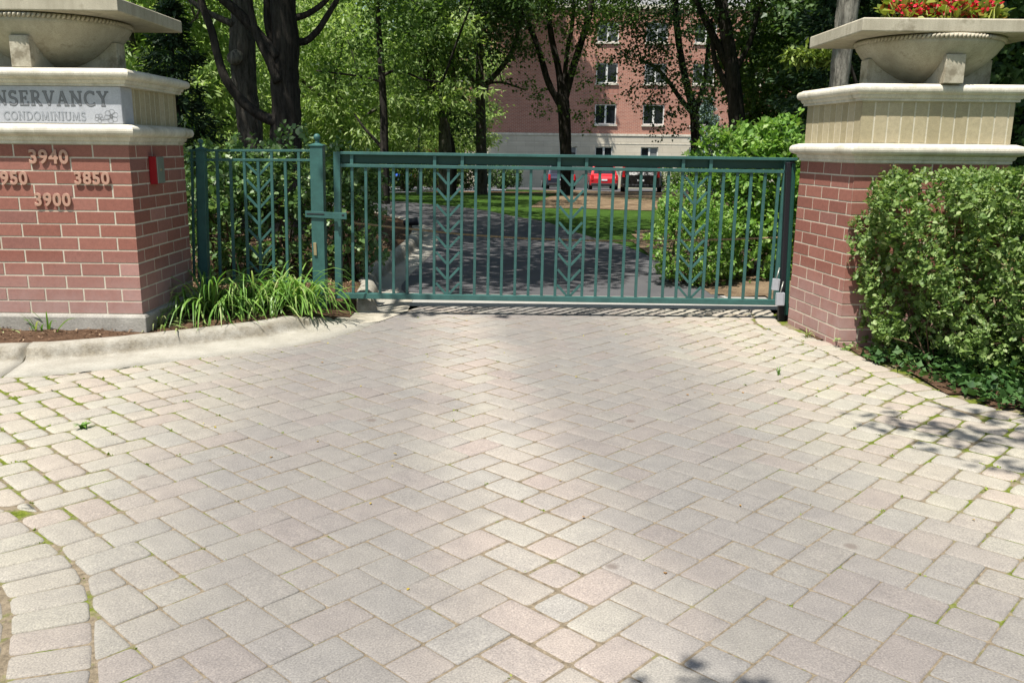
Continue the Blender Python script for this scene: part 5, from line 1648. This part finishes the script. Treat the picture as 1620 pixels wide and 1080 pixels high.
def window(c, w, z0, z1):
    f = MB(BO); y = BY + .08; e = .085
    f.box(c - w, c + w, y, y + .10, z0, z0 + e); f.box(c - w, c + w, y, y + .10, z1 - e, z1)
    f.box(c - w, c - w + e, y + .003, y + .103, z0 + e, z1 - e); f.box(c + w - e, c + w, y + .003, y + .103, z0 + e, z1 - e); f.box(c - .07, c + .07, y + .003, y + .103, z0 + e, z1 - e)
    o = f.build('window', M['frame'], bld)
    g = MB(BO); g.box(c - w + .02, c + w - .02, y + .06, y + .075, z0 + .02, z1 - .02); g.build('pane', M['glass'], o)
    if random.random() < .6:
        d_ = random.uniform(.25, .6)
        for sg in ((-1, 1) if random.random() < .6 else (1,)):
            q = MB(BO); xa, xb = (c - w + e + .01, c - .08) if sg < 0 else (c + .08, c + w - e - .01)
            q.box(xa, xb, y + .045, y + .058, z1 - e - (z1 - z0) * d_, z1 - e - .005); q.build('blind', M['blind'], o)
    s = MB(BO); s.box(c - w - .08, c + w + .08, BY - .10, BY + .09, z0 - .12, z0 - .004); s.build('sill', M['limestone'], o)
for h in up_h: window((h[0] + h[1]) / 2, W2, h[2], h[3])
for h in lo_h: window((h[0] + h[1]) / 2, W3, h[2], h[3])

# ------------------------------------------------------------------ parked cars
M['tyre'] = paint_mat('tyre', (.012, .012, .013), .8)
M['rim'] = paint_mat('alloy', (.45, .46, .48), .3, .5, .8)
M['tail'] = paint_mat('tail_lamp', (.55, .012, .015), .2, .7)
M['plate'] = paint_mat('plate', (.66, .68, .70), .5)
M['trim'] = paint_mat('black_trim', (.02, .02, .022), .6)
def car(loc, rz, paint, label, L=4.2, Wd=1.78, Ht=1.5, belt=.92, suv=False, group='cars parked by the building'):
    t = empty('parked_car', loc, label, 'car', group, rz)
    w = Wd / 2; y0, y1 = -L / 2, L / 2
    body = MB()
    pr = [(y0, .42), (y0 + .04, .30), (y1 - .1, .28), (y1, .5), (y1 - .08, .72), (y1 - .95, belt - .04), (y0 + .10, belt), (y0 - .02, belt - .18)]
    secs = [(-w, .0), (-w * .93, .05), (w * .93, .05), (w, .0)]
    n = len(pr)
    vs = []
    for x, gr in ((-w + .0, 0), (-w + .1, 1), (w - .1, 1), (w, 0)):
        cy = 0; cz = .62
        k = 1.0 if gr else .93
        vs += [(x, cy + (p[0] - cy) * k, cz + (p[1] - cz) * k) for p in pr]
    fs = [tuple(range(n)), tuple(reversed(range(3 * n, 4 * n)))]
    for s in range(3):
        fs += [(s * n + i, s * n + (i + 1) % n, (s + 1) * n + (i + 1) % n, (s + 1) * n + i) for i in range(n)]
    body.add(vs, fs); body.build('body', paint, t, bevel=.05)
    c = MB()
    back = y0 + (.10 if suv else .25)
    bot = [(-w * .95, back), (w * .95, back), (w * .95, y1 - 1.15), (-w * .95, y1 - 1.15)]
    top = [(-w * .76, back + (.22 if suv else .38)), (w * .76, back + (.22 if suv else .38)), (w * .76, y1 - 2.0), (-w * .76, y1 - 2.0)]
    c.add([(x, y, belt - .03) for x, y in bot] + [(x, y, Ht) for x, y in top], [(3, 2, 1, 0), (4, 5, 6, 7), (0, 1, 5, 4), (1, 2, 6, 5), (2, 3, 7, 6), (3, 0, 4, 7)])
    c.build('cabin', paint, t, bevel=.06)
    def pane(name, a, b, f0, f1, g0, g1, out):
        q = MB()
        A, B = Vector((*bot[a], belt - .03)), Vector((*bot[b], belt - .03)); Cc, Dd = Vector((*top[b], Ht)), Vector((*top[a], Ht))
        def pt(u, v): return A.lerp(B, u).lerp(Dd.lerp(Cc, u), v)
        nn = (B - A).cross(Dd - A).normalized() * out
        if nn.y > 0 and a == 0 and b == 1: nn = -nn
        P = [pt(f0, g0), pt(f1, g0), pt(f1, g1), pt(f0, g1)]
        q.add([p + nn for p in P] + [p - nn * .5 for p in P], [(0, 1, 2, 3), (7, 6, 5, 4), (0, 4, 5, 1), (1, 5, 6, 2), (2, 6, 7, 3), (3, 7, 4, 0)])
        q.build(name, M['glass'], t)
    pane('rear_window', 0, 1, .10, .90, .22, .88, .012)
    pane('side_window', 1, 2, .06, .90, .2, .86, .012); pane('side_window', 3, 0, .10, .94, .2, .86, .012); pane('windscreen', 2, 3, .08, .92, .12, .9, .012)
    for s in (-1, 1):
        q = MB(); q.box(s * w * .93 - .14 if s > 0 else -w * .93 - .0, s * w * .93 + .0 if s > 0 else -w * .93 + .14, y0 - .035, y0 + .1, belt - .30, belt - .02 + (.35 if suv else .08)); q.build('tail_light', M['tail'], t, bevel=.02)
        for yy in (y0 + .78, y1 - .82):
            q = MB(); r_ = .35 if suv else .31
            x_ = s * (w - .08)
            q.tube([(x_ - .11, yy, r_), (x_ + .11, yy, r_)], r_, 22); o = q.build('wheel', M['tyre'], t, bevel=.02)
            q = MB(); q.tube([(x_ - .116, yy, r_), (x_ + .116, yy, r_)], r_ * .62, 14); q.build('rim', M['rim'], o)
    q = MB(); q.box(-.17, .17, y0 - .035, y0 + .02, .62, .71); q.build('licence_plate', M['plate'], t)
    q = MB(); q.box(-w * .92, w * .92, y0 - .05, y0 + .1, .30, .47); q.build('rear_bumper', M['trim'], t, bevel=.03)
    q = MB(); q.box(-w * .66, w * .66, back + .10, back + .40, Ht - .05, Ht + .012); q.build('spoiler', paint, t, bevel=.01)
    return t
def carpaint(n, c):
    m = paint_mat(n, c, .25, .6, 0, .03); m.node_tree.nodes['Principled BSDF'].inputs['Coat Weight'].default_value = .6; return m
def park(px, Y, rz, paint, label, **k):
    x = (px - 810) / FPX * Y
    return car((x, Y, hgt(Y) + .012), R(rz), paint, label, **k)
park(946, 55, 0, carpaint('car_red', (.50, .010, .016)), 'bright red hatchback parked with its rear towards the gate', L=4.0, Wd=1.72, Ht=1.52)
park(1010, 46.6, -10, carpaint('car_black', (.010, .010, .012)), 'black sport utility car parked right of the red hatchback', L=4.9, Wd=2.0, Ht=1.85, belt=1.1, suv=True)
park(879, 56, 3, carpaint('car_navy', (.012, .016, .035)), 'dark blue car half hidden by the vase shaped tree', L=4.4)
park(1086, 56, 0, carpaint('car_white', (.62, .63, .64)), 'white car half hidden by shrubs at the right of the car park', L=4.5)
park(634, 63, 12, carpaint('car_blue', (.02, .09, .50)), 'bright blue car far off between the slender trunk and lamp post', L=4.2)

# ------------------------------------------------------------------ lamp posts, spotlight
M['lamp_green'] = paint_mat('lamp_green', (.10, .15, .135), .45)
M['lamp_glass'] = paint_mat('lamp_glass', (.42, .45, .44), .15, .6)
def lamp(px, Y, ztop, label, m, glass):
    x = (px - 810) / FPX * Y; h = hgt(Y)
    t = empty('lamp_post', (x, Y, h), label, 'lamp post', 'lantern lamp posts on the lawn')
    H_ = ztop - h
    q = MB(); q.lathe([(.11, -.05), (.11, .10), (.075, .16), (.07, .55), (.045, .62), (.040, H_ - .80), (.06, H_ - .78), (.06, H_ - .74), (.035, H_ - .72)], n=14); q.build('pole', m, t, smooth=False)
    q = MB(); q.lathe([(.085, H_ - .71), (.145, H_ - .30)], n=6); q.build('lantern', glass, t)
    q = MB()
    for k in range(6):
        a = 2 * math.pi * k / 6; q.tube([(.09 * math.cos(a), .09 * math.sin(a), H_ - .72), (.152 * math.cos(a), .152 * math.sin(a), H_ - .29)], .012, 5)
    q.lathe([(.10, H_ - .735), (.10, H_ - .70)], n=6); q.build('lantern_frame', m, t)
    q = MB(); q.lathe([(.20, H_ - .30), (.19, H_ - .26), (.10, H_ - .13), (.055, H_ - .10), (.05, H_ - .06), (.02, H_ - .04), (.022, H_ - .01), (.004, H_)], n=12); q.build('cap', m, t)
    return t
lamp(663, 32, AT(663, 171, 32).z, 'tall dark green lantern lamp post standing on the lawn behind the gate', M['lamp_green'], M['lamp_glass'])
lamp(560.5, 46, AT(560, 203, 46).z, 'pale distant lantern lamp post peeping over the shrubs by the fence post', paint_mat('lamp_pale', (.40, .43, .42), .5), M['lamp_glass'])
p = GT(651, 372); sp = empty('spotlight', (p.x, p.y, p.z + .10), 'small black garden spotlight on the mulch beside the kerb', 'spotlight')
q = MB(); q.tube([(0, 0, .0), (0, 0, .10)], .012, 8); q.build('stake', M['black'], sp)
q = MB(); q.tube([(-.13, .0, .12), (-.05, -.01, .13), (.10, -.02, .15), (.13, -.02, .155)], [.05, .065, .075, .07], 14); body = q.build('lamp_head', M['black'], sp, smooth=False)
q = MB(); q.tube([(.131, -.02, .155), (.139, -.02, .156)], .060, 14); q.build('lens', M['lamp_glass'], body)
